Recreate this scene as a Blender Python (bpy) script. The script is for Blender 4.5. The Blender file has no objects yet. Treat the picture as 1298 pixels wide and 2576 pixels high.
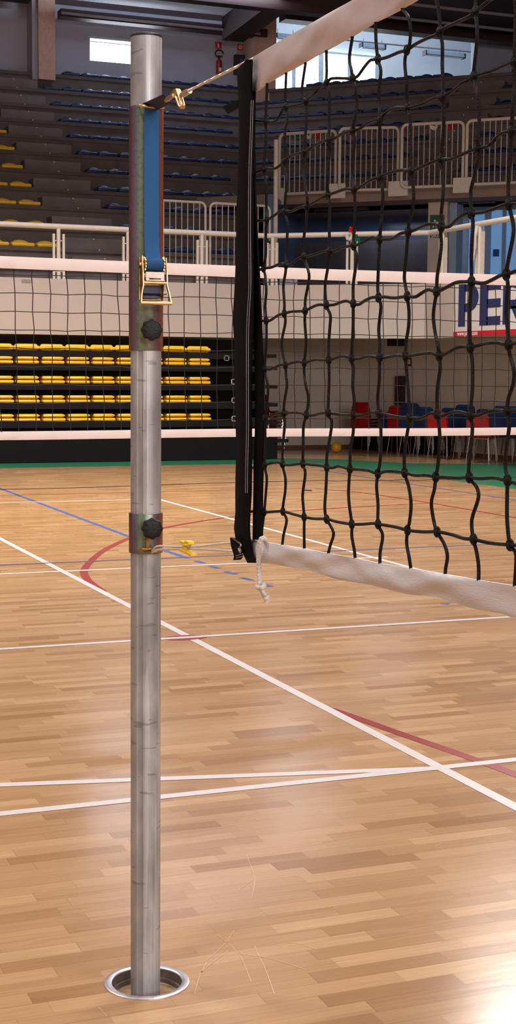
import bpy, bmesh, math, random
import numpy as np
from mathutils import Vector, Matrix
random.seed(7)
SC = bpy.context.scene
COL = SC.collection
PI = math.pi

# ------------------------------------------------------------------ camera model (calibrated from the court lines)
F = 3680.0; EYE = 1.5
YAW, PITCH, ROLL = math.radians(21.87), math.radians(-5.49), math.radians(.47)
_r = np.array([math.cos(YAW), -math.sin(YAW), 0.]); _f = np.array([math.sin(YAW), math.cos(YAW), 0.]); _u = np.array([0, 0, 1.])
FW = _f*math.cos(PITCH) + _u*math.sin(PITCH); _u2 = _u*math.cos(PITCH) - _f*math.sin(PITCH)
RT = _r*math.cos(ROLL) + _u2*math.sin(ROLL); UP = _u2*math.cos(ROLL) - _r*math.sin(ROLL)
CAM = np.array([0, 0, EYE])
def ray(x, y): return RT*(x-649)/F - UP*(y-1288)/F + FW
def atz(x, y, z): d = ray(x, y); return CAM + d*(z-EYE)/d[2]
def aty(x, y, Y): d = ray(x, y); return CAM + d*Y/d[1]
def atpl(x, y, p, n): d = ray(x, y); return CAM + d*(np.dot(np.array(p)-CAM, n)/np.dot(d, n))

# ------------------------------------------------------------------ object helpers
def tag(o, label=None, cat=None, group=None, kind=None):
    if label: o['label'] = label
    if cat: o['category'] = cat
    if group: o['group'] = group
    if kind: o['kind'] = kind
    return o
def thing(name, label, cat, loc=(0, 0, 0), rz=0, group=None):
    o = bpy.data.objects.new(name, None); COL.objects.link(o)
    o.location = loc; o.rotation_euler = (0, 0, rz); o.empty_display_size = .05
    return tag(o, label, cat, group)
class MB:
    """collects shapes into ONE mesh object"""
    def __init__(s): s.v = []; s.f = []; s.m = []; s.mats = []; s.cur = 0
    def mat(s, m):
        if m not in s.mats: s.mats.append(m)
        s.cur = s.mats.index(m); return s
    def add(s, vs, fs):
        b = len(s.v); s.v += [tuple(map(float, v)) for v in vs]
        for f in fs: s.f.append([b+i for i in f]); s.m.append(s.cur)
        return s
    def box(s, c, d, M=None):
        x, y, z = [q/2 for q in d]; vs = []
        for sx in (-1, 1):
            for sy in (-1, 1):
                for sz in (-1, 1):
                    p = Vector((sx*x, sy*y, sz*z))
                    if M is not None: p = M @ p
                    vs.append((c[0]+p.x, c[1]+p.y, c[2]+p.z))
        return s.add(vs, [(0, 1, 3, 2), (4, 6, 7, 5), (0, 4, 5, 1), (2, 3, 7, 6), (0, 2, 6, 4), (1, 5, 7, 3)])
    def bb(s, x0, x1, y0, y1, z0, z1):
        return s.box(((x0+x1)/2, (y0+y1)/2, (z0+z1)/2), (x1-x0, y1-y0, z1-z0))
    def tube(s, pts, r, n=8, cap=True, closed=False):
        P = [Vector(p) for p in pts]; N = len(P)
        if N < 2: return s
        R = r if hasattr(r, '__len__') else [r]*N
        T = []
        for i in range(N):
            a = P[(i-1) % N] if (closed or i > 0) else P[i]; b = P[(i+1) % N] if (closed or i < N-1) else P[i]
            t = (b-a); T.append(t.normalized() if t.length > 1e-9 else Vector((0, 0, 1)))
        ref = Vector((0, 0, 1)) if abs(T[0].z) < .9 else Vector((1, 0, 0))
        nrm = T[0].cross(ref).normalized(); vs = []
        for i in range(N):
            nrm = (nrm - T[i]*nrm.dot(T[i]));
            nrm = nrm.normalized() if nrm.length > 1e-6 else T[i].orthogonal().normalized()
            bn = T[i].cross(nrm)
            for k in range(n):
                a = 2*PI*k/n; q = P[i] + (nrm*math.cos(a)+bn*math.sin(a))*R[i]; vs.append(q[:])
        fs = []
        for i in range(N if closed else N-1):
            j = (i+1) % N
            for k in range(n):
                l = (k+1) % n; fs.append((i*n+k, i*n+l, j*n+l, j*n+k))
        if cap and not closed: fs += [tuple(range(n))[::-1], tuple((N-1)*n+k for k in range(n))]
        return s.add(vs, fs)
    def cyl(s, a, b, r, n=16): return s.tube([a, b], r, n)
    def lathe(s, prof, c=(0, 0, 0), n=32, M=None, capped=True):
        vs = []; fs = []
        for (r, z) in prof:
            for k in range(n):
                a = 2*PI*k/n; p = Vector((r*math.cos(a), r*math.sin(a), z))
                if M is not None: p = M @ p
                vs.append((c[0]+p.x, c[1]+p.y, c[2]+p.z))
        for i in range(len(prof)-1):
            for k in range(n):
                l = (k+1) % n; fs.append((i*n+k, i*n+l, (i+1)*n+l, (i+1)*n+k))
        if capped:
            fs += [tuple(range(n))[::-1], tuple((len(prof)-1)*n+k for k in range(n))]
        return s.add(vs, fs)
    def loft(s, secs, closed=True, caps=True):
        n = len(secs[0]); vs = [p for q in secs for p in q]; fs = []
        for i in range(len(secs)-1):
            for k in range(n if closed else n-1):
                l = (k+1) % n; fs.append((i*n+k, i*n+l, (i+1)*n+l, (i+1)*n+k))
        if caps and closed: fs += [tuple(range(n))[::-1], tuple((len(secs)-1)*n+k for k in range(n))]
        return s.add(vs, fs)
    def prism(s, poly, off):
        """planar polygon (3d pts) extruded by vector off"""
        n = len(poly); o = np.array(off, float)
        vs = [tuple(p) for p in poly] + [tuple(np.array(p)+o) for p in poly]
        fs = [tuple(range(n))[::-1], tuple(range(n, 2*n))] + [(i, (i+1) % n, n+(i+1) % n, n+i) for i in range(n)]
        return s.add(vs, fs)
    def ball(s, c, r, sc=(1, 1, 1), nu=10, nv=7, M=None):
        vs = []; fs = []
        for j in range(nv+1):
            t = PI*j/nv
            for i in range(nu):
                a = 2*PI*i/nu; p = Vector((r*sc[0]*math.sin(t)*math.cos(a), r*sc[1]*math.sin(t)*math.sin(a), r*sc[2]*math.cos(t)))
                if M is not None: p = M @ p
                vs.append((c[0]+p.x, c[1]+p.y, c[2]+p.z))
        for j in range(nv):
            for i in range(nu):
                k = (i+1) % nu; fs.append((j*nu+i, (j+1)*nu+i, (j+1)*nu+k, j*nu+k))
        return s.add(vs, fs)
    def build(s, name, m=None, parent=None, smooth=True, bevel=0, kind=None):
        me = bpy.data.meshes.new(name); me.from_pydata(s.v, [], s.f)
        mats = s.mats if s.mats else [m]
        for q in mats: me.materials.append(q)
        if s.mats: me.polygons.foreach_set('material_index', s.m)
        b = bmesh.new(); b.from_mesh(me)
        bmesh.ops.remove_doubles(b, verts=b.verts, dist=1e-6)
        bmesh.ops.recalc_face_normals(b, faces=b.faces); b.to_mesh(me); b.free()
        if smooth:
            me.polygons.foreach_set('use_smooth', [True]*len(me.polygons)); me.set_sharp_from_angle(angle=math.radians(38))
        me.update()
        o = bpy.data.objects.new(name, me); COL.objects.link(o)
        if parent: o.parent = parent
        if bevel:
            md = o.modifiers.new('bevel', 'BEVEL'); md.width = bevel; md.segments = 2; md.limit_method = 'ANGLE'
        if kind: o['kind'] = kind
        return o
def copy_tree(o, parent=None):
    c = o.copy(); COL.objects.link(c)
    if parent: c.parent = parent
    for ch in list(o.children): copy_tree(ch, c)
    return c
def rbox(mb, c, d, r, M=None, seg=3, n=4):
    """rounded slab: rounded-rectangle outline in x/y with a pillow profile in z"""
    def outline(ins):
        x, y = d[0]/2-ins, d[1]/2-ins; rr = max(r-ins, .001); P = []
        for cx, cy, a0 in ((x-rr, y-rr, 0), (-x+rr, y-rr, PI/2), (-x+rr, -y+rr, PI), (x-rr, -y+rr, 1.5*PI)):
            for k in range(n+1):
                a = a0+PI/2*k/n; P.append((cx+rr*math.cos(a), cy+rr*math.sin(a)))
        return P
    h = d[2]/2; e = min(h, r)*.9; secs = []
    for k in range(2*seg+2):
        if k <= seg: t = k/seg*PI/2; ins = e*(1-math.sin(t)); z = -h+e*(1-math.cos(t))
        else: t = (k-seg-1)/seg*PI/2; ins = e*(1-math.cos(t)); z = h-e*(1-math.sin(t))
        q = []
        for (a, b) in outline(ins):
            p = Vector((a, b, z));
            if M is not None: p = M @ p
            q.append((c[0]+p.x, c[1]+p.y, c[2]+p.z))
        secs.append(q)
    return mb.loft(secs)
def spline(P, per=6):
    """Catmull-Rom through points"""
    P = [np.array(p, float) for p in P]
    if len(P) < 3: return P
    Q = [2*P[0]-P[1]] + P + [2*P[-1]-P[-2]]; out = []
    for i in range(1, len(Q)-2):
        a, b, c, d = Q[i-1:i+3]
        for k in range(per):
            t = k/per
            out.append(.5*((2*b)+(c-a)*t+(2*a-5*b+4*c-d)*t*t+(3*b-a-3*c+d)*t**3))
    out.append(P[-1]); return out

# ------------------------------------------------------------------ materials
def lin(c):
    c = [x/255. for x in c]
    return tuple((x/12.92 if x <= .04045 else ((x+.055)/1.055)**2.4) for x in c) + (1,)
class NT:
    def __init__(s, name):
        s.m = bpy.data.materials.new(name); s.m.use_nodes = True; s.t = s.m.node_tree
        s.b = s.t.nodes['Principled BSDF']
    def n(s, typ, **kw):
        q = s.t.nodes.new(typ)
        for k, v in kw.items(): setattr(q, k, v)
        return q
    def l(s, a, b): s.t.links.new(a, b)
    def math(s, op, a, b=None, c=None):
        q = s.n('ShaderNodeMath', operation=op)
        for i, v in enumerate((a, b, c)):
            if v is None: continue
            if isinstance(v, (int, float)): q.inputs[i].default_value = v
            else: s.l(v, q.inputs[i])
        return q.outputs[0]
    def ramp(s, fac, stops):
        q = s.n('ShaderNodeValToRGB'); e = q.color_ramp.elements
        while len(e) < len(stops): e.new(.5)
        for i, (p, c) in enumerate(stops): e[i].position = p; e[i].color = c
        s.l(fac, q.inputs[0]); return q.outputs[0]
    def mix(s, fac, a, b):
        q = s.n('ShaderNodeMix', data_type='RGBA')
        for i, v in ((0, fac), (6, a), (7, b)):
            if isinstance(v, (int, float, tuple)): q.inputs[i].default_value = v
            else: s.l(v, q.inputs[i])
        return q.outputs[2]
    def obj(s): return s.n('ShaderNodeTexCoord').outputs['Object']
    def bump(s, h, st, d=.01):
        q = s.n('ShaderNodeBump'); q.inputs['Strength'].default_value = st; q.inputs['Distance'].default_value = d
        s.l(h, q.inputs['Height']); s.l(q.outputs[0], s.b.inputs['Normal'])
    def noise(s, scale, detail=3, vec=None, st=None):
        q = s.n('ShaderNodeTexNoise'); q.inputs['Scale'].default_value = scale; q.inputs['Detail'].default_value = detail
        v = vec or s.obj()
        if st:
            mp = s.n('ShaderNodeMapping'); mp.inputs['Scale'].default_value = st; s.l(v, mp.inputs[0]); v = mp.outputs[0]
        s.l(v, q.inputs['Vector']); return q.outputs['Fac']
def M(name, c, rough=.6, metal=0., var=.12, scale=8., bump=0., bscale=None, spec=.5, st=None, emit=None, estr=0):
    q = NT(name); L = lin(c)
    q.b.inputs['Roughness'].default_value = rough; q.b.inputs['Metallic'].default_value = metal
    q.b.inputs['Specular IOR Level'].default_value = spec
    if var:
        nz = q.noise(scale, 4, st=st)
        lo = tuple(x*(1-var) for x in L[:3])+(1,); hi = tuple(min(1, x*(1+var)) for x in L[:3])+(1,)
        q.l(q.ramp(nz, [(.3, lo), (.7, hi)]), q.b.inputs['Base Color'])
    else: q.b.inputs['Base Color'].default_value = L
    if bump: q.bump(q.noise(bscale or scale*5, 3, st=st), bump)
    if emit:
        q.b.inputs['Emission Color'].default_value = lin(emit); q.b.inputs['Emission Strength'].default_value = estr
    return q.m

def parquet():
    q = NT('parquet'); sep = q.n('ShaderNodeSeparateXYZ'); q.l(q.obj(), sep.inputs[0])
    x, y = sep.outputs[0], sep.outputs[1]
    W, L = .066, .37
    ry = q.math('DIVIDE', y, W); row = q.math('FLOOR', ry); fy = q.math('FRACT', ry)
    wn = q.n('ShaderNodeTexWhiteNoise', noise_dimensions='1D'); q.l(row, wn.inputs['W'])
    rx = q.math('ADD', q.math('DIVIDE', x, L), q.math('MULTIPLY', wn.outputs['Value'], 7.3)); colm = q.math('FLOOR', rx); fx = q.math('FRACT', rx)
    cmb = q.n('ShaderNodeCombineXYZ'); q.l(row, cmb.inputs[0]); q.l(colm, cmb.inputs[1])
    w2 = q.n('ShaderNodeTexWhiteNoise', noise_dimensions='2D'); q.l(cmb.outputs[0], w2.inputs['Vector'])
    base = q.ramp(w2.outputs['Value'], [(0, lin((158, 118, 80))), (.2, lin((176, 136, 96))), (.8, lin((190, 150, 108))), (1, lin((201, 162, 120)))])
    # grain, shifted per strip
    off = q.n('ShaderNodeVectorMath', operation='MULTIPLY_ADD'); q.l(w2.outputs['Color'], off.inputs[0]); off.inputs[1].default_value = (9, 9, 9); q.l(q.obj(), off.inputs[2])
    g = q.noise(1., 5, off.outputs[0], (5, 110, 1)); g2 = q.noise(1., 2, off.outputs[0], (1.5, 22, 1))
    col = q.mix(q.math('MULTIPLY', q.math('SUBTRACT', 1, q.math('MULTIPLY', g, 1.1)), .45), base, lin((120, 76, 44)))
    col = q.mix(q.math('MULTIPLY', q.math('GREATER_THAN', g2, .62), .16), col, lin((122, 78, 46)))
    edge = q.math('MAXIMUM', q.math('LESS_THAN', fy, .035), q.math('LESS_THAN', fx, .006))
    col = q.mix(q.math('MULTIPLY', edge, .25), col, lin((92, 58, 34)))
    q.l(col, q.b.inputs['Base Color'])
    # varnish: worn unevenly
    worn = q.noise(1.3, 4)
    q.l(q.math('MULTIPLY_ADD', worn, .12, .14), q.b.inputs['Roughness'])
    q.b.inputs['Specular IOR Level'].default_value = .42
    q.bump(q.noise(1., 3, off.outputs[0], (3, 30, 1)), .05, .004)
    return q.m
def galvanized():
    q = NT('galvanized'); sep = q.n('ShaderNodeSeparateXYZ'); q.l(q.obj(), sep.inputs[0])
    v = q.n('ShaderNodeTexVoronoi'); v.inputs['Scale'].default_value = 55
    mp = q.n('ShaderNodeMapping'); mp.inputs['Scale'].default_value = (1, 1, .45); mp.inputs['Rotation'].default_value = (0, .6, 0)
    q.l(q.obj(), mp.inputs[0]); q.l(mp.outputs[0], v.inputs['Vector'])
    fl = q.noise(14, 5, mp.outputs[0]); st = q.noise(1., 4, None, (90, 90, 1.2)); sc = q.noise(1., 2, None, (14, 14, 60))
    col = q.ramp(fl, [(.3, lin((136, 134, 136))), (.52, lin((166, 164, 166))), (.75, lin((196, 194, 196)))])
    col = q.mix(q.math('MULTIPLY', v.outputs['Distance'], .3), col, lin((118, 115, 118)))
    col = q.mix(q.math('MULTIPLY', q.math('GREATER_THAN', st, .58), .35), col, lin((205, 202, 204)))
    col = q.mix(q.math('MULTIPLY', q.math('GREATER_THAN', sc, .68), .4), col, lin((82, 80, 86)))
    q.l(col, q.b.inputs['Base Color']); q.b.inputs['Metallic'].default_value = .35
    q.l(q.math('MULTIPLY_ADD', fl, .25, .33), q.b.inputs['Roughness']); q.bump(st, .12, .002); return q.m
def chromate():
    """yellow-passivated zinc: bands of colour around the tube"""
    q = NT('chromate_zinc'); sep = q.n('ShaderNodeSeparateXYZ'); q.l(q.obj(), sep.inputs[0])
    ang = q.math('ARCTAN2', sep.outputs[0], q.math('MULTIPLY', sep.outputs[1], -1))
    wob = q.noise(1., 3, None, (6, 6, 2.2)); fine = q.noise(1., 4, None, (160, 160, 3))
    fac = q.math('ADD', q.math('MULTIPLY_ADD', ang, 1/3.4, .5), q.math('MULTIPLY', q.math('SUBTRACT', wob, .5), .07))
    fac = q.math('ADD', fac, q.math('MULTIPLY', q.math('SUBTRACT', fine, .5), .1))
    col = q.ramp(fac, [(.0, lin((92, 76, 46))), (.13, lin((80, 60, 58))), (.21, lin((112, 64, 84))), (.27, lin((108, 90, 116))), (.33, lin((104, 114, 124))), (.41, lin((130, 150, 126))),
                       (.55, lin((116, 120, 104))), (.68, lin((106, 94, 100))), (.76, lin((116, 76, 80))), (.84, lin((158, 86, 50))), (.95, lin((116, 60, 40)))])
    col = q.mix(q.math('MULTIPLY', q.math('GREATER_THAN', q.noise(90, 4), .56), .25), col, lin((70, 62, 66)))
    q.l(col, q.b.inputs['Base Color']); q.b.inputs['Metallic'].default_value = .6; q.b.inputs['Roughness'].default_value = .36; return q.m
def weave(name, c, sc=900, rough=.75):
    q = NT(name); L = lin(c)
    w = q.n('ShaderNodeTexWave', wave_type='BANDS', bands_direction='Z'); w.inputs['Scale'].default_value = sc/6.3; q.l(q.obj(), w.inputs['Vector'])
    nz = q.noise(60, 3)
    q.l(q.mix(q.math('MULTIPLY', q.math('ADD', w.outputs['Fac'], nz), .18), L, tuple(x*.55 for x in L[:3])+(1,)), q.b.inputs['Base Color'])
    q.b.inputs['Roughness'].default_value = rough; q.bump(w.outputs['Fac'], .25, .001); return q.m
def glow(name, c, s, tex=0):
    q = NT(name); q.b.inputs['Base Color'].default_value = lin(c); q.b.inputs['Emission Color'].default_value = lin(c); q.b.inputs['Emission Strength'].default_value = s
    q.b.inputs['Roughness'].default_value = .2; return q.m

m_floor = parquet(); m_galv = galvanized(); m_zinc = chromate()
m_white_line = M('line_white', (208, 198, 197), .3, var=.05, scale=20)
m_red_line = M('line_red', (138, 26, 28), .32, var=.06); m_blue_line = M('line_blue', (50, 86, 150), .32, var=.06); m_dark_line = M('line_darkblue', (72, 84, 130), .32, var=.06)
m_green = M('border_green', (34, 104, 74), .4, var=.1, scale=3)
m_scuff = M('scuff', (194, 158, 122), .45, var=.1)
m_cap = M('cap_black', (30, 26, 26), .5)
m_gold = M('gold_zinc', (196, 160, 116), .36, .85, .25, 30)
m_brass = M('brass_dark', (150, 112, 62), .32, .8, .35, 60)
m_steel = M('steel', (150, 138, 128), .36, .9, .15, 40)
m_purple = M('zinc_purple', (42, 36, 50), .3, .7, .3, 40)
m_knob = M('knob_rubber', (22, 20, 22), .5, bump=.15, bscale=200, spec=.25)
m_strap = weave('webbing_blue', (12, 82, 138), 900)
m_strapd = weave('webbing_blue_wound', (10, 70, 122), 900)
m_navy = weave('webbing_navy', (30, 36, 58), 900)
m_band = M('vinyl_white', (198, 186, 188), .55, var=.05, scale=14, bump=.12, bscale=30)
m_lowband = M('fabric_white', (212, 208, 210), .7, var=.05, scale=10, bump=.12, bscale=60, st=(1, 1, 9))
m_farband = M('far_band_white', (240, 224, 220), .6, var=.03)
m_black = M('webbing_black', (15, 13, 16), .75, var=.25, scale=40, bump=.2, bscale=300, spec=.06)
m_thread = M('thread_grey', (150, 145, 150), .6, var=.2, scale=300)
m_cord = M('cord_black', (12, 7, 7), .38, var=.35, scale=240, bump=.5, bscale=700, spec=.16)
m_farcord = M('cord_far', (26, 22, 26), .6, var=.1)
m_wrope = M('rope_white', (226, 216, 210), .75, var=.08, scale=200, bump=.5, bscale=500)
m_yclip = M('plastic_yellow', (236, 194, 20), .4, var=.06, scale=60)
m_conc = M('concrete', (108, 97, 95), .85, var=.14, scale=3, bump=.1, bscale=40)
m_concd = M('concrete_lip', (98, 87, 84), .85, var=.14, scale=4)
m_conc_l = M('concrete_light', (122, 112, 111), .85, var=.12, scale=3)
m_fascia = M('plaster_cream', (196, 182, 174), .8, var=.03, scale=2)
m_wall = M('plaster_wall', (222, 208, 198), .85, var=.04, scale=1.5)
m_wallup = M('plaster_upper', (172, 172, 188), .85, var=.05, scale=1.5)
m_wallalc = M('plaster_white', (226, 234, 240), .8, var=.02)
m_column = M('column_tan', (205, 168, 152), .85, var=.1, scale=14)
m_skirt = M('skirting_brown', (120, 76, 52), .5)
m_tstand = M('stand_black', (17, 13, 16), .7, var=.15, scale=3, spec=.2)
m_tdeck = M('stand_deck', (26, 20, 23), .7, var=.15, scale=3, spec=.2)
m_yseat = M('seat_yellow', (246, 190, 30), .38, var=.05, scale=9)
m_bseat = M('seat_blue', (18, 42, 88), .32, var=.08, scale=9)
m_rail = M('rail_white', (222, 212, 202), .4, var=.04); m_railp = M('rail_panel_white', (192, 182, 176), .45, var=.04)
m_redp = M('chair_red', (176, 18, 26), .4, var=.06, scale=9); m_bluep = M('chair_blue', (22, 52, 106), .4, var=.06, scale=9)
m_chrome = M('chrome', (150, 148, 152), .22, 1., 0)
m_ball = M('ball_yellow', (214, 156, 30), .5, var=.08)
m_beam = M('beam_redbrown', (50, 24, 22), .6, var=.2, scale=3, st=(.3, .3, 3)); m_pipe = M('pipe_grey', (150, 140, 140), .5)
m_ceil = M('ceiling_dark', (70, 48, 46), .8); m_ceilw = M('ceiling_white', (206, 208, 214), .8, var=.03)
m_glassd = M('corridor_wall_blue', (66, 86, 120), .25, var=.12, scale=1.2)
m_pillar = M('pillar_cream', (206, 190, 178), .8, var=.04)
m_pillarb = M('paleblue_frame_lit_side', (150, 170, 198), .6, var=.05)
m_fred = M('sign_red', (190, 30, 36), .5, var=0); m_fwhite = M('sign_white', (226, 224, 224), .5, var=0); m_fgreen = M('sign_green', (16, 92, 62), .5, var=0)
m_fblue = M('sign_blue', (30, 84, 150), .5, var=0)
m_darkbox = M('box_dark', (44, 34, 38), .5); m_ext = M('extinguisher_red', (168, 26, 34), .35)
m_bwhite = M('banner_white', (222, 214, 212), .6, var=.02); m_bnavy = M('banner_navy', (34, 44, 98), .55, var=.03); m_bred = M('banner_red', (196, 28, 44), .55, var=.03)
m_rgreen = M('ribbon_green', (12, 112, 82), .5); m_rwhite = M('ribbon_white', (220, 212, 208), .5); m_rred = M('ribbon_red', (200, 24, 34), .5)
m_day = glow('daylight_pane', (236, 244, 255), 20.0); m_dayb = glow('blue_daylight_pane', (120, 168, 220), .55)
m_dirt = M('dirt', (150, 118, 86), .9, var=.35, scale=50)
m_dot = M('reflector', (235, 235, 235), .3, var=0, emit=(255, 255, 255), estr=0)
m_grey = M('sticker_grey', (150, 140, 136), .7)
m_frame = M('window_frame', (196, 214, 230), .5)

# ------------------------------------------------------------------ near post position, net plane
P0 = atz(369.5, 2471, 0); P0[2] = 0
NA = math.radians(3.1)
DN = np.array([-math.sin(NA), -math.cos(NA), 0]); NN = np.array([math.cos(NA), -math.sin(NA), 0])   # along the net, normal of the net
def net(x, y, off=0.):
    """pixel -> point on the net's plane (off>0 towards the camera's side)"""
    return atpl(x, y, P0-NN*off, NN)
def nuz(u, z, off=0.): return P0 + DN*u - NN*off + np.array([0, 0, z])
def zp(y): return float(aty(366, y, P0[1])[2])

# ------------------------------------------------------------------ floor with the socket hole, painted lines
RH = .087
def floor():
    b = bmesh.new(); n = 48
    o = [b.verts.new(p) for p in ((-9, -9, 0), (17, -9, 0), (17, 27, 0), (-9, 27, 0))]
    c = [b.verts.new((P0[0]+RH*math.cos(2*PI*k/n), P0[1]+RH*math.sin(2*PI*k/n), 0)) for k in range(n)]
    es = [b.edges.new((o[i], o[(i+1) % 4])) for i in range(4)] + [b.edges.new((c[i], c[(i+1) % n])) for i in range(n)]
    bmesh.ops.triangle_fill(b, edges=es, use_beauty=True)
    kill = [f for f in b.faces if (Vector((f.calc_center_median().x-P0[0], f.calc_center_median().y-P0[1])).length < RH*.98 and all((v.co.xy-Vector(P0[:2])).length < RH*1.01 for v in f.verts))]
    bmesh.ops.delete(b, geom=kill, context='FACES_ONLY')
    for f in b.faces:
        f.normal_update()
        if f.normal.z < 0: f.normal_flip()
    me = bpy.data.meshes.new('floor'); b.to_mesh(me); b.free(); me.materials.append(m_floor)
    ob = bpy.data.objects.new('floor', me); COL.objects.link(ob); ob['kind'] = 'structure'; return ob
FLOOR = floor()
def ribbon(name, pts, w, m, z=.0008, sp=False):
    P = [np.array((p[0], p[1])) for p in pts]
    if sp: P = [np.array(p) for p in spline(P, 8)]
    mb = MB(); vs = []; N = len(P)
    for i in range(N):
        t = P[min(i+1, N-1)]-P[max(i-1, 0)]; t /= np.linalg.norm(t); nn = np.array((-t[1], t[0]))*w/2
        vs += [(*(P[i]+nn), z), (*(P[i]-nn), z)]
    mb.add(vs, [(2*i, 2*i+1, 2*i+3, 2*i+2) for i in range(N-1)])
    return mb.build(name, m, FLOOR, smooth=False, kind='structure')
W5 = .05
ribbon('court_line', [(2.688, -6), (2.688, 21)], W5, m_white_line, .0012)
ribbon('court_line', [(5.275, 4), (5.275, 16.34)], W5, m_white_line, .0012)
ribbon('court_line', [(-3, 16.32), (5.30, 16.32)], W5, m_white_line, .0014)
ribbon('court_line', [(-3, 10.607), (5.40, 10.607)], W5, m_white_line, .0014)
ribbon('court_line', [(-3, 7.724), (4.78, 7.724)], W5, m_white_line, .0014)
ribbon('court_line', [(-3, 4.81), (9, 4.81)], W5, m_white_line, .0014)
ribbon('court_line', [(-2, 5.823), (2.68, 4.803)], W5, m_white_line, .0016)
ribbon('court_line', [(3.845, 21), (3.825, 12.65)], W5, m_blue_line, .0010)
a, b_ = atz(405, 1382, 0), atz(474, 1405, 0)
ribbon('court_line', [a[:2], b_[:2]], W5, m_blue_line, .0010)
for (xa, ya), (xb, yb) in (((492, 1411), (513, 1417)), ((529, 1424), (551, 1430)), ((568, 1438), (594, 1444.5)), ((607, 1453), (634, 1460)), ((663, 1470), (682, 1476)), ((1110, 1518.5), (1130, 1519.5))):
    ribbon('court_line', [atz(xa, ya, 0)[:2], atz(xb, yb, 0)[:2]], W5, m_blue_line, .0010)
ribbon('court_line', [(-3, 11.09), (7.0, 11.11)], .04, m_dark_line, .0018)
ribbon('court_line', [(9.2, 20.4), (9.24, 18.4), (9.33, 14.4), (9.35, 9)], .05, m_dark_line, .0010)
ribbon('court_line', [(-3, 17.27), (7.6, 17.28)], .04, m_red_line, .0010)
ribbon('court_line', [(7.7, 17.2), (8.0, 16.4), (8.12, 15), (8.16, 13.1), (8.2, 9)], .05, m_red_line, .0010, sp=True)
ribbon('court_line', [(2.70, 9.55), (2.722, 9.9), (2.76, 10.2), (2.85, 10.6), (3.06, 11.15), (3.36, 11.8), (3.80, 12.55), (4.308, 13.21), (4.9, 13.75), (5.42, 14.1), (5.8, 14.3), (6.2, 14.46), (7.4, 14.78), (8.13, 14.88)], .06, m_red_line, .0011, sp=True)
ribbon('court_line', [(2.70, 5.85), (2.745, 5.6), (2.79, 5.32), (2.85, 5.0), (2.905, 4.65), (2.95, 4.2), (2.98, 3.8)], .052, m_red_line, .0011, sp=True)
mb = MB(); pc = [(2.53+.16+.13*math.cos(t)-.03, 7.716+.075*math.sin(t), .0013) for t in np.linspace(0, 2*PI, 24, endpoint=False)]
mb.add(pc, [tuple(range(24))]); mb.build('court_spot', m_red_line, FLOOR, smooth=False, kind='structure')
# scuffs of the varnish
for pts in ([(545, 2352), (600, 2400), (632, 2470)], [(590, 2340), (560, 2380), (520, 2415)], [(640, 2380), (668, 2440), (690, 2500)], [(520, 2420), (500, 2462), (490, 2500)], [(248, 2535), (268, 2556)],
            [(600, 2400), (680, 2412), (770, 2440)], [(620, 2150), (640, 2210), (632, 2260)], [(640, 2210), (600, 2240)], [(1092, 2130), (1115, 2122)], [(690, 2380), (740, 2372), (800, 2390)], [(500, 2452), (530, 2425), (575, 2392)]):
    ribbon('scuff_mark', [atz(x, y, 0)[:2] for x, y in pts], .0022, m_scuff, .0006, sp=True)
# green run-off border
g_in = [(-3, 22.1), (8.6, 22.1), (9.25, 22.1), (9.72, 21.35), (9.80, 20.5), (9.9, 19.7), (10.12, 18.3), (10.16, 17.4), (10.2, 16.3), (10.2, 8)]
g_out = [(14.5, 8), (14.2, 17.0), (13.3, 20.9), (12.0, 21.35), (11.4, 21.6), (11.05, 22.2), (10.7, 22.95), (9.85, 23.35), (8.2, 23.5), (-3, 23.5)]
mb = MB(); mb.add([(x, y, .0006) for x, y in g_in+g_out], [tuple(range(len(g_in)+len(g_out)))])
go = mb.build('painted_border', m_green, FLOOR, smooth=False, kind='structure')
bm_ = bmesh.new(); bm_.from_mesh(go.data); bmesh.ops.triangulate(bm_, faces=bm_.faces)
for f in bm_.faces:
    if f.normal.z < 0: f.normal_flip()
bm_.to_mesh(go.data); bm_.free()

# ------------------------------------------------------------------ floor socket
so = thing('floor_socket', 'round aluminium floor socket ring around the foot of the grey post', 'floor socket', P0)
mb = MB(); mb.lathe([(RH-.001, -.02), (RH-.001, .002), (RH+.002, .004), (.100, .004), (.1045, .0025), (.105, .0005), (.1, -.02)], n=64, capped=False); mb.build('ring', M('alu', (196, 190, 194), .34, .75, .08, 40), so)
mb = MB(); mb.lathe([(RH-.0015, -.001), (RH-.0015, -.02), (RH-.007, -.021), (RH-.007, -.032), (RH-.009, -.033), (RH-.009, -.036)], n=64, capped=False); mb.build('sleeve', M('alu_dark', (128, 120, 118), .4, .7, .2, 40), so)
mb = MB(); mb.lathe([(.03, -.034), (.05, -.032), (.066, -.035), (RH-.008, -.033), (RH-.008, -.05)], n=48, capped=False); mb.build('cup_floor', m_dirt, so)

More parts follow.
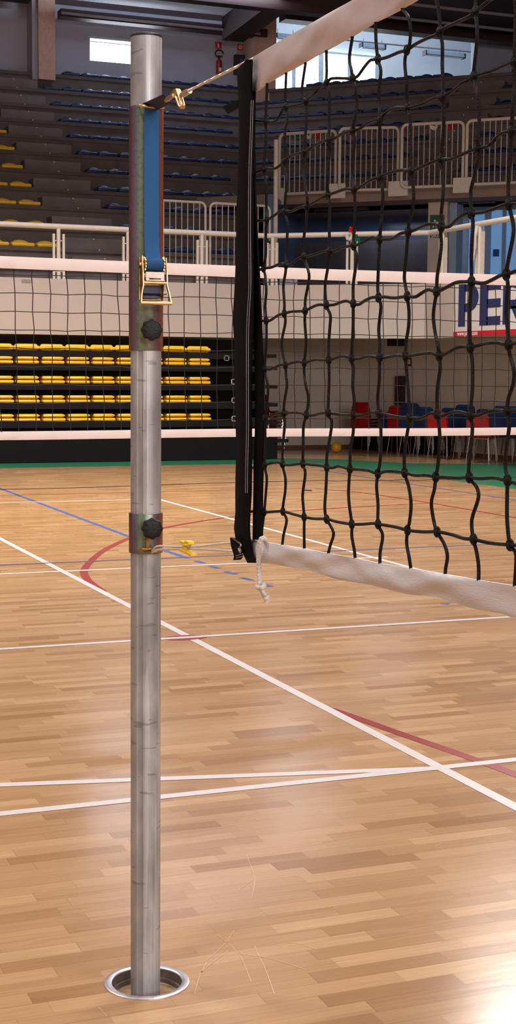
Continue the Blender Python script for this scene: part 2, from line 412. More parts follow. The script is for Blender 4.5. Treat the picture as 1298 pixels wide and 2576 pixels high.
# ------------------------------------------------------------------ the grey post
PP = P0 - np.array([math.cos(math.radians(17.55)), -math.sin(math.radians(17.55)), 0])*.0036
PR = -math.atan2(P0[0], P0[1])          # local -Y looks at the camera
post = thing('volleyball_post', 'round grey galvanised post with zinc sleeve standing in the floor socket', 'net post', PP, PR)
RP = .0362
def post_profile(n=72):
    P = []
    for k in range(n):
        a = 2*PI*k/n - PI; r = RP
        d = abs((a+.40+PI) % (2*PI)-PI)
        if d < .16: r -= .0022
        elif d < .24: r += .0004
        P.append((r*math.sin(a), -r*math.cos(a)))
    return P
pp = post_profile(); ztop = zp(90)
mb = MB(); mb.loft([[(x, y, z) for x, y in pp] for z in (-.036, .3, .8, 1.4, 2.05)]); mb.build('pole', m_galv, post)
mb = MB(); mb.lathe([(RP-.0005, 2.045), (RP, 2.05), (RP, ztop-.006), (RP-.001, ztop-.004)], n=48); mb.build('pole_head', m_galv, post)
mb = MB(); mb.lathe([(RP-.001, ztop-.005), (RP+.0004, ztop-.004), (RP+.0002, ztop), (RP-.004, ztop+.002), (.004, ztop+.003)], n=48); mb.build('end_cap', m_cap, post)
RS = .0403
def sleeve(name, z0, z1):
    mb = MB(); mb.lathe([(RP+.0003, z0), (RS-.0005, z0), (RS, z0+.001), (RS, z1-.001), (RS-.0005, z1), (RP+.0003, z1)], n=64, capped=False)
    return mb.build(name, m_zinc, post)
sl = sleeve('tension_sleeve', zp(882), zp(271)); cl = sleeve('cord_collar', zp(1389), zp(1290))
def knob(parent, px, py, rot):
    """lobed clamping knob; axis along the direction rot (radians right of the camera)"""
    z = zp(py); d = Vector((math.sin(rot), -math.cos(rot), 0))
    o = bpy.data.objects.new('knob', None)
    mb = MB(); Mx = Matrix((( math.cos(rot), 0, d.x), (math.sin(rot), 0, d.y), (0, 1, 0)))   # local x->tangent, y->up, z->outward
    secs = []
    for (k, h) in ((.55, 0), (.9, .003), (1, .008), (1, .017), (.93, .0215), (.75, .0235), (.3, .0242)):
        q = []
        for i in range(64):
            a = 2*PI*i/64; r = (.0240+.0014*math.cos(8*a))*k if k > .6 else .0238*k
            p = Mx @ Vector((r*math.cos(a), r*math.sin(a), h+.012)); q.append((p.x+d.x*RS, p.y+d.y*RS, p.z+z))
        secs.append(q)
    mb.loft(secs); kn = mb.build('knob', m_knob, parent)
    mb = MB(); mb.cyl((d.x*(RS-.002), d.y*(RS-.002), z), (d.x*(RS+.014), d.y*(RS+.014), z), .008, 16)
    mb.cyl((d.x*(RS-.002), d.y*(RS-.002), z), (d.x*(RS+.005), d.y*(RS+.005), z), .013, 6); mb.build('threaded_stud', m_brass, kn)
knob(sl, 381, 832, .21); knob(cl, 382, 1323, .23)

# ratchet: its own frame, x' tangential (image right), y' outward, z up
RA = math.radians(16); ct, st_ = math.cos(RA), math.sin(RA)
def rp(x, o, z): return (x*ct + (RS+o)*st_, x*st_ - (RS+o)*ct, z)
MR = Matrix(((ct, st_, 0), (st_, -ct, 0), (0, 0, 1)))
K = .00098
def rbx(mb, x0, x1, o0, o1, z0, z1):
    c = rp((x0+x1)/2, (o0+o1)/2, (z0+z1)/2); return mb.box(c, (x1-x0, o1-o0, abs(z1-z0)), MR)
mb = MB(); mb.mat(m_brass)
for sx in (-1, 1):
    x = sx*.0255
    prof = [(-.002, zp(655)), (.016, zp(648)), (.024, zp(660)), (.02, zp(712)), (.012, zp(752)), (-.002, zp(757))]
    mb.prism([rp(x, o, z) for o, z in prof], np.array(rp(.002, 0, 0))-np.array(rp(0, 0, 0)))
rbx(mb, -.026, .026, -.002, .001, zp(757), zp(690)); rbx(mb, -.03, -.026, -.002, .006, zp(756), zp(652))
rat = mb.build('ratchet', None, sl)
zs_ = zp(670)
mb = MB()
for sx in (-1, 1):                                                     # toothed wheels
    x = sx*.0222; q = []
    for i in range(48):
        a = 2*PI*i/48; r = (.0172 if i % 4 < 2 else .0145); q.append(rp(x-.0012, .022+r*math.cos(a), zs_+r*math.sin(a)))
    mb.prism(q, np.array(rp(.0026, 0, 0))-np.array(rp(0, 0, 0)))
mb.cyl(rp(-.034, .022, zs_), rp(.03, .022, zs_), .0045, 14); mb.build('ratchet_wheel', m_gold, rat)
mb = MB()                                                              # handle: two bent side bars, cross bar, plates
for sx in (-1, 1):
    w = [(.0285, .026, 652), (.0285, .034, 690), (.0285, .037, 722), (.0325 if sx > 0 else .033, .040, 741), (.0365 if sx > 0 else .035, .042, 764)]
    for (xa, oa, ya), (xb, ob, yb) in zip(w, w[1:]):
        secs = [[rp(sx*xx-.0012, o-.006, zp(y)), rp(sx*xx+.0012, o-.006, zp(y)), rp(sx*xx+.0012, o+.003, zp(y)), rp(sx*xx-.0012, o+.003, zp(y))] for xx, o, y in ((xa, oa, ya), (xb, ob, yb))]
        mb.loft(secs)
mb.tube([rp(-.0365, .042, zp(766)), rp(.038, .042, zp(766))], .0046, 12)
mb.cyl(rp(-.028, .037, zp(716)), rp(.028, .037, zp(716)), .0032, 12); mb.build('ratchet_handle', m_gold, rat)
mb = MB(); rbx(mb, -.022, .022, .033, .0355, zp(704), zp(689)); rbx(mb, -.022, -.014, .033, .0355, zp(709), zp(703)); rbx(mb, .014, .022, .033, .0355, zp(709), zp(703)); rbx(mb, -.022, .022, .034, .039, zp(711), zp(708))
mb.build('pawl', m_steel, rat)
mb = MB(); rbx(mb, -.021, .02, .008, .011, zp(753), zp(722)); mb.tube([rp(-.021, .0145, zp(743)), rp(.02, .0145, zp(743))], .0022, 8); mb.build('spring_plate', m_purple, rat)
mb = MB(); mb.cyl(rp(.0205, .03, zp(741)), rp(.029, .03, zp(741)), .0035, 12); mb.build('bolt', m_steel, rat)
mb = MB()                                                              # guide loop at the top of the sleeve
zl = zp(276.5); lp = [rp(-.027, -.006, zl), rp(-.0285, .004, zl+.001), rp(-.026, .0105, zl), rp(-.018, .0125, zl-.001), rp(0, .013, zl-.0025), rp(.018, .0125, zl-.002), rp(.026, .0105, zl), rp(.028, .004, zl), rp(.0265, -.006, zl)]
mb.tube(spline(lp, 5), .0032, 10); mb.build('guide_loop', m_gold, sl)
mb = MB()                                                              # eye hook of the collar
zc = zp(1380); mb.tube(spline([rp(-.028, .001, zc+.001), rp(-.022, .013, zc+.004), rp(-.006, .016, zc+.006), rp(.004, .012, zc+.004), rp(-.004, .004, zc), rp(-.016, .004, zc-.001)], 6), .0032, 10)
mb.tube(spline([rp(-.018, .008, zc-.002), rp(0, .014, zc-.002), rp(.018, .012, zc-.003), rp(.026, .004, zc-.003)], 5), .0026, 10)
rbx(mb, -.012, -.004, -.001, .003, zc-.004, zc+.03)
mb.build('eye_hook', m_brass, cl)

# blue webbing from the ratchet over the guide loop to the cable hook
ts = thing('tension_strap', 'blue webbing strap running up the post sleeve from the ratchet', 'strap', tuple(PP))
def lp2w(p):   # post-local -> world-at-P0 axes
    c, s = math.cos(PR), math.sin(PR); return (p[0]*c-p[1]*s, p[0]*s+p[1]*c, p[2])
WB = .0178
mb = MB(); secs = []
for o, z in ((.0345, zp(676)), (.020, zp(655)), (.012, zp(640)), (.006, zp(600)), (.0045, zp(480)), (.0045, zp(330)), (.006, zp(300)), (.0085, zp(283)), (.009, zp(276)), (.0075, zp(272)), (.004, zp(271))):
    secs.append([lp2w(rp(-WB, o-.001, z)), lp2w(rp(-WB*.33, o-.0006, z)), lp2w(rp(WB*.33, o-.0006, z)), lp2w(rp(WB, o-.001, z)), lp2w(rp(WB, o+.0008, z)), lp2w(rp(WB*.33, o+.0014, z)), lp2w(rp(-WB*.33, o+.0014, z)), lp2w(rp(-WB, o+.0008, z))])
mb.loft(secs); mb.build('webbing', m_strap, ts)
mb = MB(); q = []
for k in range(13):
    pass
mb.tube([lp2w(rp(-.0205, .022, zs_)), lp2w(rp(-.0195, .022, zs_)), lp2w(rp(.0195, .022, zs_)), lp2w(rp(.0205, .022, zs_))], [.0135, .0152, .0152, .0135], 24); mb.build('wound_webbing', m_strapd, ts)
mb = MB(); secs = []                                                   # upper end going to the hook
pa = [(368, 271), (384, 265.5), (400, 258), (412, 251.5), (420, 247)]
for i, (x, y) in enumerate(pa):
    t = i/4; c = net(x, y, .004) - PP; hw = .0175*(1-t)+.011*t; tilt = math.radians(55*(1-t)+15*t)
    up = np.array([0, 0, 1])*math.cos(tilt)*.5 - NN*math.sin(tilt)*1.0; up = up/np.linalg.norm(up)
    th = np.cross(DN, up)*.0009
    secs.append([c-up*hw-th, c+up*hw-th, c+up*hw+th, c-up*hw+th])
mb.loft(secs); mb.build('strap_tail', m_navy, ts)

# ------------------------------------------------------------------ the near net
nn = thing('volleyball_net', 'near black cord volleyball net with white bands fixed to the grey post', 'net', tuple(P0), 0)
def rel(p): return tuple(np.array(p)-P0)
ROWS = [
 [(626,300),(650,304),'n668.5,305',(690,306),(700,296),(710,278),'n719,268.5',(735,266),(757,262),'n769,255',(790,237),(803,222),'n821,209.5',(831,199),(845,196.5),(868,197),'n887,198',(900,191),(916,169),(930,153),(940,150),'n950.5,149',(974,144),(1005,131),'n1023.5,126',(1044,112),(1071,98),(1094,89),'n1106,80',(1115,72),(1146.6,57.6),(1180,42),'n1195,30',(1214.7,14),(1233,0),(1262,-18),'n1294,-38'],
 [(645,434),'n664.5,426.5',(672,424),(691,424),(706,415),'n715.6,405.5',(732.6,392),(751,385),'n765.4,383',(777,377),(793,365),(811,356),'n828,352',(843,348),(862,336),'n887,329',(903,325),(926,309),(945,301),'n955.8,300',(971,284),(992,272),'n1024.8,271',(1044.4,267),(1070.6,258),(1094,246),'n1112.5,243.6',(1136,230.5),(1162,209.5),(1178,201.7),'n1192,192.5',(1209.4,186),(1241,177),(1267,165),'n1294.6,154.5'],
 [(636,556),(652,555),'n671,553.5',(690.7,541.7),(707,530),'n717,531',(735,530.7),(756,521),'n772.4,519.4',(793,507.6),(814,496),'n825,490.6',(848,482.7),(871.4,475),'n890.6,476.7',(910.7,468),(929,455),(945,448.7),'n955.3,447.4',(966,439.5),(989.4,431.7),(1014,427.7),'n1034,430.4',(1055,422.5),(1076,413),(1097,404),'n1108,400',(1128,401.5),(1146.6,396),(1180.6,380.6),'n1201.6,374',(1220,370),(1233,363.6),(1246,350.5),(1262,336),'n1287,329'],
 [(647.6,681.6),'n663,675',(683,672.6),(706,663.5),'n719.5,666',(732.6,664.8),(751,650),'n764,646.4',(787.6,641),(814,632),'n829.5,631',(845,630.7),(863.6,621.6),'n889.8,617.6',(908,612.4),(934,598),(946,599),'n955,602',(971,602),(987,600.6),(1007.8,587.5),'n1026.6,583.6',(1047,577),(1070.6,565.8),(1094,564),'n1110,570.5',(1131,569),(1152,549.5),(1173,536.4),'n1186,536.4',(1214.7,533.8),(1241,526),(1264.4,516.8),'n1280,513'],
 [(647.5,807),'n669.8,807',(681,805.7),(701,792.6),'n715,788.7',(732.6,784),(753.6,783),'n767.5,782',(787.6,771.7),(803,766.4),'n821,767.7',(842.6,766),(869,757),'n888.5,763.8',(903,766),(918.6,756),(937,748),'n952,748.6',(966,746.8),(992,749.4),'n1024.3,745.5',(1044.4,746.8),(1062.8,736),(1078.5,728.5),'n1098,733.7',(1120,724.5),(1146.6,711),(1167.5,709),'n1186,709',(1214.7,712.7),(1235.6,705),(1259,693),'n1273.6,690.5'],
 [(647.5,926),'n665.8,928',(681.5,928.8),(706.4,917.8),'n718,919',(735,912.6),(753.6,909.7),'n765.4,912.6',(790,905.8),(808.6,905.8),'n827,905.8',(845,901),(863.6,896),'n884.5,901',(903,902.6),(926.4,896.9),'n954.7,899.5',(968.5,900),(997,894.8),'n1020.3,896',(1044.4,892.7),(1083.7,888),'n1104.7,895',(1125.6,888),(1151.8,873.8),(1167.5,872.5),'n1183,873.8',(1214.7,866.5),(1233,863),(1254,862.8),'n1279.6,867'],
 [(633,1054),(648,1055),'n667,1051.4',(683,1046),(698.6,1039.6),'n713.8,1039.6',(732.6,1038),(753.6,1038.9),'n770.6,1044',(787.6,1045),(808.6,1039.6),'n825.6,1038.9',(847.9,1042),(868.8,1044),'n889.8,1044',(910.7,1045),(934,1038),'n953,1039.6',(979,1045),(1005,1050),'n1030,1051',(1052,1052.7),(1068,1048.8),(1083.7,1040),'n1100,1043.6',(1115,1046),(1136,1037.8),(1157,1037),'n1183,1044',(1204,1045),(1227.8,1035.7),(1254,1033),'n1276,1034.4'],
 [(631.8,1178.5),(649,1172),'n665.8,1169.8',(683,1165),(701,1163.5),'n711,1168',(730,1169.8),(751,1167),'n762,1167',(782,1169),(808.6,1172),'n822,1175.8',(837,1177),(853,1173),'n880,1180',(903,1181),(929,1184.5),'n950.5,1191.6',(970,1186),(992,1186),'n1018,1189',(1044.4,1196),(1073,1195.5),'n1096,1200',(1120,1200.7),(1157,1202.6),'n1180.6,1200.7',(1207,1203.9),(1241,1202),(1264.4,1206.5),'n1276.7,1208.6'],
 [(630.5,1287),(648,1286),'n664.5,1288.5',(688,1287),'n711.7,1286.6',(738,1293.7),(753.6,1298),'n765,1300.8',(790,1305),'n821.7,1306',(848,1312.8),'n885,1318.6',(910.7,1319),(937,1316.7),'n951,1318.6',(984,1323.8),(1007.8,1329),'n1025,1334',(1062.8,1338),'n1099.4,1338',(1136,1344.8),(1167.5,1355),'n1191,1356.6',(1230.8,1366),'n1283,1371'],
]
# in between points of the ten vertical cords: list per gap (top band -> row 1 -> ... -> row 9 -> bottom band)
VG = [
 [(672,209.5),[], [(669,322),(668,370)], [(670,471),(670,523)], [(668.5,589),(668.5,641)], [(667,693),(669.8,732),(667,770)], [(669.8,863)], [(672.4,963),(673.7,994)], [(667,1098.6)], [(671,1203),(668.5,1242.6)], [(660.6,1321)], (655,1361)],
 [(720,183),[(718,243.6)], [(722,304),(717,330)], [(718,437),(722,458),(718,497)], [(723.5,562.6),(722,602),(719,636)], [(718,688),(713,719),(715.6,766)], [(718,811),(709,858),(711.7,889.5)], [(719.5,944.5),(722,970.7),(715.6,1010)], [(716.4,1067),(711.7,1119.5)], [(718,1203),(717.4,1237),(713,1266)], [(721,1308),(713,1347)], (710,1371)],
 [(769,157),[(765,183),(760,224),(766,243)], [(770.6,296)], [(764,418.6),(768,471),(773,497)], [(770.6,549.5),(765.4,589),(762.7,622.9)], [(777,688),(774.5,719),(768,753)], [(766.7,811),(769.8,863)], [(765.4,942),(769.3,970.7),(775.8,1002)], [(763.5,1072),(762.7,1124.8)], [(768,1190),(761.4,1242.6),(762.7,1271)], [(765,1340)], (765.5,1381)],
 [(821,127),[(821.7,183)], [(828,235.7),(828,301)], [(829.5,379),(824,445)], [(829.5,510),(828,575.7)], [(825.6,667),(817.7,719)], [(831,792.6),(829.5,826.7),(827,863)], [(828,955)], [(834.8,1062),(827,1119.5),(822,1151)], [(820,1229.5),(817,1276.7)], [(839,1340),(831,1371)], (825.6,1393)],
 [(886.6,91.7),[(879,146.7),(884.5,178)], [(893.7,222.6),(897.6,256.7),(891,306)], [(892,353),(886,426),(887,458)], [(893.7,523),(891,575.7)], [(897.6,646),(892.4,688),(888.5,719)], [(888.5,811),(887,850)], [(888.5,929),(887,968),(891,1007)], [(888.5,1088),(882,1124.8),(880.6,1159)], [(876.7,1237),(879,1274)], [(885,1349),(891,1383)], (893.4,1405)],
 [(944.8,56),[(946,105)], [(958,178),(954,222.6),(954,262)], [(954,379),(956.6,418.6)], [(963,484),(960.6,536),(958,570.5)], [(952.6,654),(951,693),(950,724.5)], [(958,771.7),(952.6,826.7),(955,863)], [(954,955),(950,1002)], [(958,1080),(956.6,1156)], [(947.4,1224),(951,1268.8)], [(962.7,1346),(956.5,1389)], (955.7,1419)],
 [(1011.7,22),[(1027,43),(1032.6,73),(1030,112.6)], [(1018,157),(1022,204),(1023.5,243.6)], [(1031,296),(1034,379)], [(1040.5,484),(1038,523),(1030,557)], [(1021,654),(1017,695.7),(1019.6,719)], [(1028.7,784.8),(1027.4,824),(1022,858)], [(1023.5,942),(1027.4,994)], [(1026,1080),(1018,1132.6)], [(1028,1224),(1034,1268.8),(1030,1313)], [(1023,1368),(1029,1401.7)], (1033.6,1431)],
 [(1090,-26),[(1098,0),(1106,44.5)], [(1112.5,110),(1112.5,167.6),(1115,222.6)], [(1116.5,301),(1111,379)], [(1115,445),(1114,497),(1110,536)], [(1108.6,589),(1110,615),(1106,654),(1099.4,698)], [(1090,790),(1094,834.5),(1101.5,871)], [(1107,929),(1100.7,973),(1099.4,1007)], [(1106,1093),(1102,1166.7)], [(1093,1229.5),(1085,1266),(1091.6,1313)], [(1116.8,1367.8),(1125.4,1398.6),(1121,1429)], (1120,1445)],
 [(1192,-84),[(1196,0)], [(1199,57.6),(1200,99.5),(1193.7,162)], [(1201.6,243.6),(1205.5,296),(1201.6,355.7)], [(1201.6,397.6),(1195,437),(1184.6,479),(1184.6,518)], [(1189.8,562.6),(1186,628),(1186,688)], [(1182,771.7),(1182,837)], [(1188.5,910.5),(1188.5,981)], [(1188.5,1072),(1186,1111.7),(1180,1166.7)], [(1200,1227),(1203,1255.7),(1187,1308)], [(1198.5,1386),(1204,1423)], (1204,1461)],
 [(1290,-142),[(1296,-90)], [(1297,30),(1296,90)], [(1294.6,209.5),(1290.6,262)], [(1284,405.5),(1279,458)], [(1290.6,562.6),(1290.6,594),(1279,654)], [(1277.5,719),(1273.6,784.8),(1277.5,837)], [(1282.8,894.8),(1293,934),(1290.6,968),(1279,1002)], [(1281.5,1067),(1275,1119.5),(1271,1166.7)], [(1276,1234.8),(1275.7,1308)], [(1298,1395.5)], (1294.6,1475)],
]
rng = random.Random(3)
mb = MB(); RC = .0025
def npt(x, y, o=0): return rel(net(x, y, o))
NODE = []; EXT = 9; rowends = []
for row in ROWS:
    P = []; nd = []
    for it in row:
        if isinstance(it, str):
            x, y = map(float, it[1:].split(',')); o = rng.uniform(-.002, .002); P.append(npt(x, y, o)); nd.append(P[-1])
        else: P.append(npt(it[0], it[1], rng.uniform(-.003, .003)))
    # continuation of the row past the frame, in 10 cm cells
    last = np.array(nd[-1]); z = last[2]
    for k in range(1, EXT+1):
        q = last + DN*.1*k; q[2] = z + rng.uniform(-.006, .006)
        mid = (np.array(P[-1])+q)/2; mid[2] += rng.uniform(-.007, .007)
        P += [tuple(mid), tuple(q)]; nd.append(tuple(q))
    P = [P[0]] + P[1:]
    mb.tube(spline(P, 4), RC, 7); NODE.append(nd)
for c in range(10):
    g = VG[c]; P = [npt(*g[0])]
    for r in range(10):
        P += [npt(x, y, rng.uniform(-.002, .002)) for x, y in g[1+r]]
        if r < 9: P.append(NODE[r][c])
    P.append(npt(*g[-1])); mb.tube(spline(P, 4), RC, 7)
for k in range(EXT):
    u = 1.77+.1*(k+1); P = [rel(nuz(u, 2.0))]
    for r in range(9):
        q = np.array(NODE[r][10+k]); m = (np.array(P[-1])+q)/2 + DN*rng.uniform(-.007, .007); P += [tuple(m), tuple(q)]
    P.append(rel(nuz(u, 1.215))); mb.tube(spline(P, 4), RC, 7)
for r, nd in enumerate(NODE):
    for p in nd:
        s = rng.uniform(.85, 1.15); mb.ball(p, .0058*s, (.8, 1.0, 1.05), 9, 6, Matrix.Rotation(rng.uniform(-.5, .5), 3, 'X'))
        p = np.array(p); q = [p+np.array((.0045*math.cos(a)*-.2, .0052*math.cos(a), .0062*math.sin(a))) for a in np.linspace(0, 2*PI, 10, endpoint=False)]
        mb.tube([tuple(x) for x in q], .0021, 6, closed=True)
netting = mb.build('netting', m_cord, nn)

def band(name, top, bot, m, wr, half=.005, seed=1, nz=14):
    """vinyl tape folded over the cable: a closed flat section swept along the net, creased"""
    r = random.Random(seed); secs = []
    ph = [r.uniform(0, 6.28) for _ in range(8)]
    for (t, b) in zip(top, bot):
        u = float((np.array(t)-P0) @ DN); q = []
        for side in (1, -1):
            for k in range(nz+1):
                v = k/nz if side == 1 else 1-k/nz
                p = np.array(t)*(1-v)+np.array(b)*v
                env = math.sin(PI*min(max(v, 0), 1))**.6
                w = wr*env*(math.sin(11*u+2.2*v+ph[0])+.7*math.sin(23*u-3*v+ph[1])+.45*math.sin(37*u+6*v+ph[2])*math.sin(7*u+ph[4])+.35*math.sin(55*u-4*v+ph[3])*max(0, math.sin(9*u-3*v+ph[5])))
                p = p - NN*(side*half*(.35+.65*env) + w)
                q.append(rel(p))
        secs.append(q)
    mb = MB(); mb.loft(secs); return mb.build(name, m, nn)
us = np.linspace(.762, 2.68, 150)
def top_edge(u):
    return nuz(u, 2.069 - .004*min(u, 1.3))
_ta = [(635,231),(650,228),(672,209.5),(690,200),(720,183),(745,170),(769,157),(795,141),(821,127),(855,108),(886.6,91.7),(915,74),(944.8,56),(980,39),(1011.7,22),(1060,-6)]
_tb = [(float((net(*p)-P0) @ DN), float(net(*p)[2])) for p in _ta]
_te = [(632,150),(640,143),(700,107),(760,73),(830,33),(890,0)]
_te = [(float((net(*p)-P0) @ DN), float(net(*p)[2])) for p in _te]
def interp(tab, u):
    return float(np.interp(u, [a for a, b in tab], [b for a, b in tab]))
top = [nuz(u, interp(_te, u)) for u in us]; bot = [nuz(u, interp(_tb, u)) for u in us]
band('top_band', top, bot, m_band, .0026, .006, 4)
_ba = [(632,1356),(650,1360),(710,1370),(765.5,1379.5),(825.6,1391.5),(893.4,1403),(955.7,1417),(1033.6,1428.8),(1120,1443.6),(1204,1458.7),(1294.6,1473)]
_bb = [(634,1405),(646,1415),(695,1420),(776,1434),(856,1459),(914,1468),(938,1472),(1021,1494),(1107,1503),(1138,1514),(1194,1531),(1277,1546)]
_ba = [(float((net(*p)-P0) @ DN), float(net(*p)[2])) for p in _ba]; _bb = [(float((net(*p)-P0) @ DN), float(net(*p)[2])) for p in _bb]
us2 = np.linspace(.785, 2.68, 150)
band('bottom_band', [nuz(u, interp(_ba, u)) for u in us2], [nuz(u, interp(_bb, u)) for u in us2], m_lowband, .0026, .005, 9)

def strip(name, L, R, off, m, th=.0022, bow=.004):
    """vertical strap given by its two edges"""
    ys = sorted(set([y for x, y in L]+[y for x, y in R])); secs = []
    fl = lambda T, y: float(np.interp(y, [b for a, b in T], [a for a, b in T]))
    ys = np.linspace(ys[0], ys[-1], 60)
    for y in ys:
        a = net(fl(L, y), y, off); b = net(fl(R, y), y, off); q = []
        for k in range(6): t = k/5; p = a*(1-t)+b*t - NN*(bow*math.sin(PI*t)); q.append(rel(p))
        for k in range(6): t = 1-k/5; p = a*(1-t)+b*t - NN*(bow*math.sin(PI*t)-th*1.0-.001); q.append(rel(p))
        secs.append(q)
    mb = MB(); mb.loft(secs); return mb.build(name, m, nn)
SL = [(620,154),(606,164.5),(597,169),(596,190),(600,259),(601.7,345),(598.8,417),(597,489),(595,514),(593,643.6),(591.6,686.6),(588.8,744),(585,801.5),(588.8,859),(589.5,970),(593,1085),(593.8,1143),(592,1200),(591.6,1240),(592,1300),(588,1318),(589,1346),(609,1389),(622,1416)]
SR = [(632,150),(631,180),(630,228),(633,260),(634,400),(634,600),(634,827),(632,859),(630,942),(630,1085),(630,1143),(629.7,1240),(625.6,1300),(625,1340),(629,1372),(634,1395),(640,1408),(646,1416)]
s1 = strip('side_strap', SL, SR, .016, m_black)
s2 = strip('side_strap', [(632,229),(632,500),(634,700),(634,827),(637,859),(641,942),(641,1085),(638,1157),(637,1240),(635,1356)], [(640,229),(638,345),(640.5,474.6),(642.6,543),(647.6,643.6),(653,744),(656,816),(660.5,942),(661.7,1085),(660,1157),(658,1240),(658,1358)], .004, m_black, bow=.002)
mb = MB()
for dx in (0, 5):
    P = [npt(x+dx, y, .0215) for x, y in ((632,252),(629,345),(626,431),(625,572),(626,715),(622,787),(620,859),(620,1000),(620,1085),(618,1171),(617,1240))]
    mb.tube(spline(P, 8), .0006, 5)
mb.build('stitching', m_thread, s1)
mb = MB(); q = [npt(x, y, .010) for x, y in ((600,252),(600,270),(575,287),(563,268))]; mb.prism(q, -NN*.002); mb.build('strap_end', m_black, nn)
# cable with twisted strands, thimble and gold hooks
mb = MB(); ca, cb = np.array(npt(470, 230.5)), np.array(npt(640, 146)); L_ = np.linalg.norm(cb-ca); dd = (cb-ca)/L_
e1 = np.cross(dd, (0, 0, 1)); e1 /= np.linalg.norm(e1); e2 = np.cross(dd, e1)
for s in range(5):
    P = []
    for k in range(150):
        t = k/149; a = 2*PI*(s/5 + t*L_/.022); P.append(tuple(ca+dd*L_*t + (e1*math.cos(a)+e2*math.sin(a))*.0017))
    mb.tube(P, .0013, 6)
cable = mb.build('steel_cable', M('cable', (216, 200, 178), .35, .6, .1, 80), nn)
mb = MB()
for o, dz in ((.004, 0), (-.004, 1.5)):
    P = [(418,254+dz), (424,246+dz), (434,240+dz), (440,229), (446,226), (449,234), (452,242), (456,256), (459,267), (456,271), (452,266), (448,254), (444,244)]
    mb.tube(spline([npt(x+(4 if o < 0 else -2), y, o) for x, y in P], 5), .003, 9)
mb.tube(spline([npt(418,253,.006), npt(430,243,.006), npt(437,240,.005)], 4), .0042, 9)
mb.build('hook', m_gold, cable)
mb = MB(); mb.tube(spline([npt(447,250), npt(458,240), npt(468,234), npt(472,229), npt(468,227), npt(458,234), npt(450,242)], 5), .0026, 8); mb.tube([npt(462,239), npt(478,229)], .0052, 10)
mb.build('ferrule', M('ferrule', (200, 176, 140), .35, .7), cable)
# buckle tab at the lower end of the strap
mb = MB(); mb.prism([npt(x, y, .02) for x, y in ((586,1352),(598,1354),(610,1376),(612,1400),(606,1408),(594,1409),(596,1398),(588,1372))], -NN*.006); bk = mb.build('buckle_tab', m_black, nn)
mb = MB(); mb.tube([npt(584,1352,.028), npt(604,1368,.028)], .0014, 6); mb.tube(spline([npt(600,1364,.029), npt(606,1370,.03), npt(604,1378,.03), npt(606,1386,.03), npt(604,1390,.029), npt(600,1380,.029)], 4), .0019, 7)
for dy in (0, 5): mb.tube([npt(594,1398+dy*1.2,.028), npt(611,1393+dy*1.2,.028)], .0009, 5)
mb.build('buckle', m_steel, bk)

# tie cord with yellow slider between collar hook and net
tc = thing('tie_cord', 'thin white cord looped from the post collar to the bottom of the near net', 'cord', tuple(P0))
mb = MB()
hk = np.array(lp2w(rp(0, .012, zc))) + PP - P0
pA = spline([tuple(hk), npt(396,1374.5,.012), npt(430,1375,.012), npt(462,1375.5,.012), npt(500,1374,.012), npt(545,1369,.014), npt(590,1364,.017)], 6)
pB = spline([tuple(hk-np.array((0, 0, .004))), npt(396,1383,.012), npt(430,1381.5,.012), npt(470,1381,.012), npt(520,1382.5,.014), npt(592,1387,.017)], 6)
mb.tube(pA, .0023, 8); mb.tube(pB, .0023, 8); mb.build('cord', m_wrope, tc)
yc = thing('cord_clip', 'small yellow plastic cord slider clipped on the white tie cord', 'clip', tuple(npt(470,1376,.012)+P0*0+P0))
cc = np.array(npt(470, 1376, .012))
def yb(mb, x0, x1, y0, y1, d=.006, o=.0):
    a = np.array(npt(x0, y0, .012+o))-cc; b = np.array(npt(x1, y1, .012+o))-cc
    q = [a, np.array((a[0], a[1], b[2])), b, np.array((b[0], b[1], a[2]))]
    mb.prism([tuple(p+NN*d) for p in q], -NN*2*d)
mb = MB(); yb(mb, 459, 468, 1359, 1370, .007); yb(mb, 472, 481, 1359, 1370, .007); yb(mb, 462, 478, 1366, 1375, .006); mb.build('clip_head', m_yclip, yc, bevel=.001)
mb = MB(); yb(mb, 465, 474, 1373, 1388, .005); yb(mb, 457, 488, 1386, 1393, .007); mb.build('clip_base', m_yclip, yc, bevel=.001)
# loose white rope over the bottom band
wr = thing('white_rope', 'knotted white rope end hanging over the bottom band of the near net', 'rope', tuple(P0))
def rope(mb, P, r):
    Q = spline(P, 10); L = 0; R = []
    for k in range(len(Q)):
        if k: L += np.linalg.norm(Q[k]-Q[k-1])
        R.append(r*(1+.10*math.sin(L*900)))
    Q2 = [tuple(q) for q in Q]; mb.tube(Q2, R, 10)
mb = MB(); rope(mb, [npt(667,1362,-.008), npt(666,1357,.004), npt(660,1354,.014), npt(654,1362,.018), npt(651,1385,.018), npt(650.5,1420,.018), npt(652,1445,.018), npt(655,1475,.018), npt(661,1490,.018), npt(668,1504,.018), npt(673,1513,.018)], .0044)
mb.build('rope_strand', m_wrope, wr)
mb = MB()
rope(mb, [npt(646,1475,.020), npt(652,1480,.028), npt(661,1478,.026), npt(665,1473,.018), npt(658,1468,.010), npt(649,1470,.012)], .0042); rope(mb, [npt(664,1503,.018), npt(669,1507,.025), npt(674,1502,.018), npt(668,1500,.011)], .0032)
mb.build('knot', m_wrope, wr)

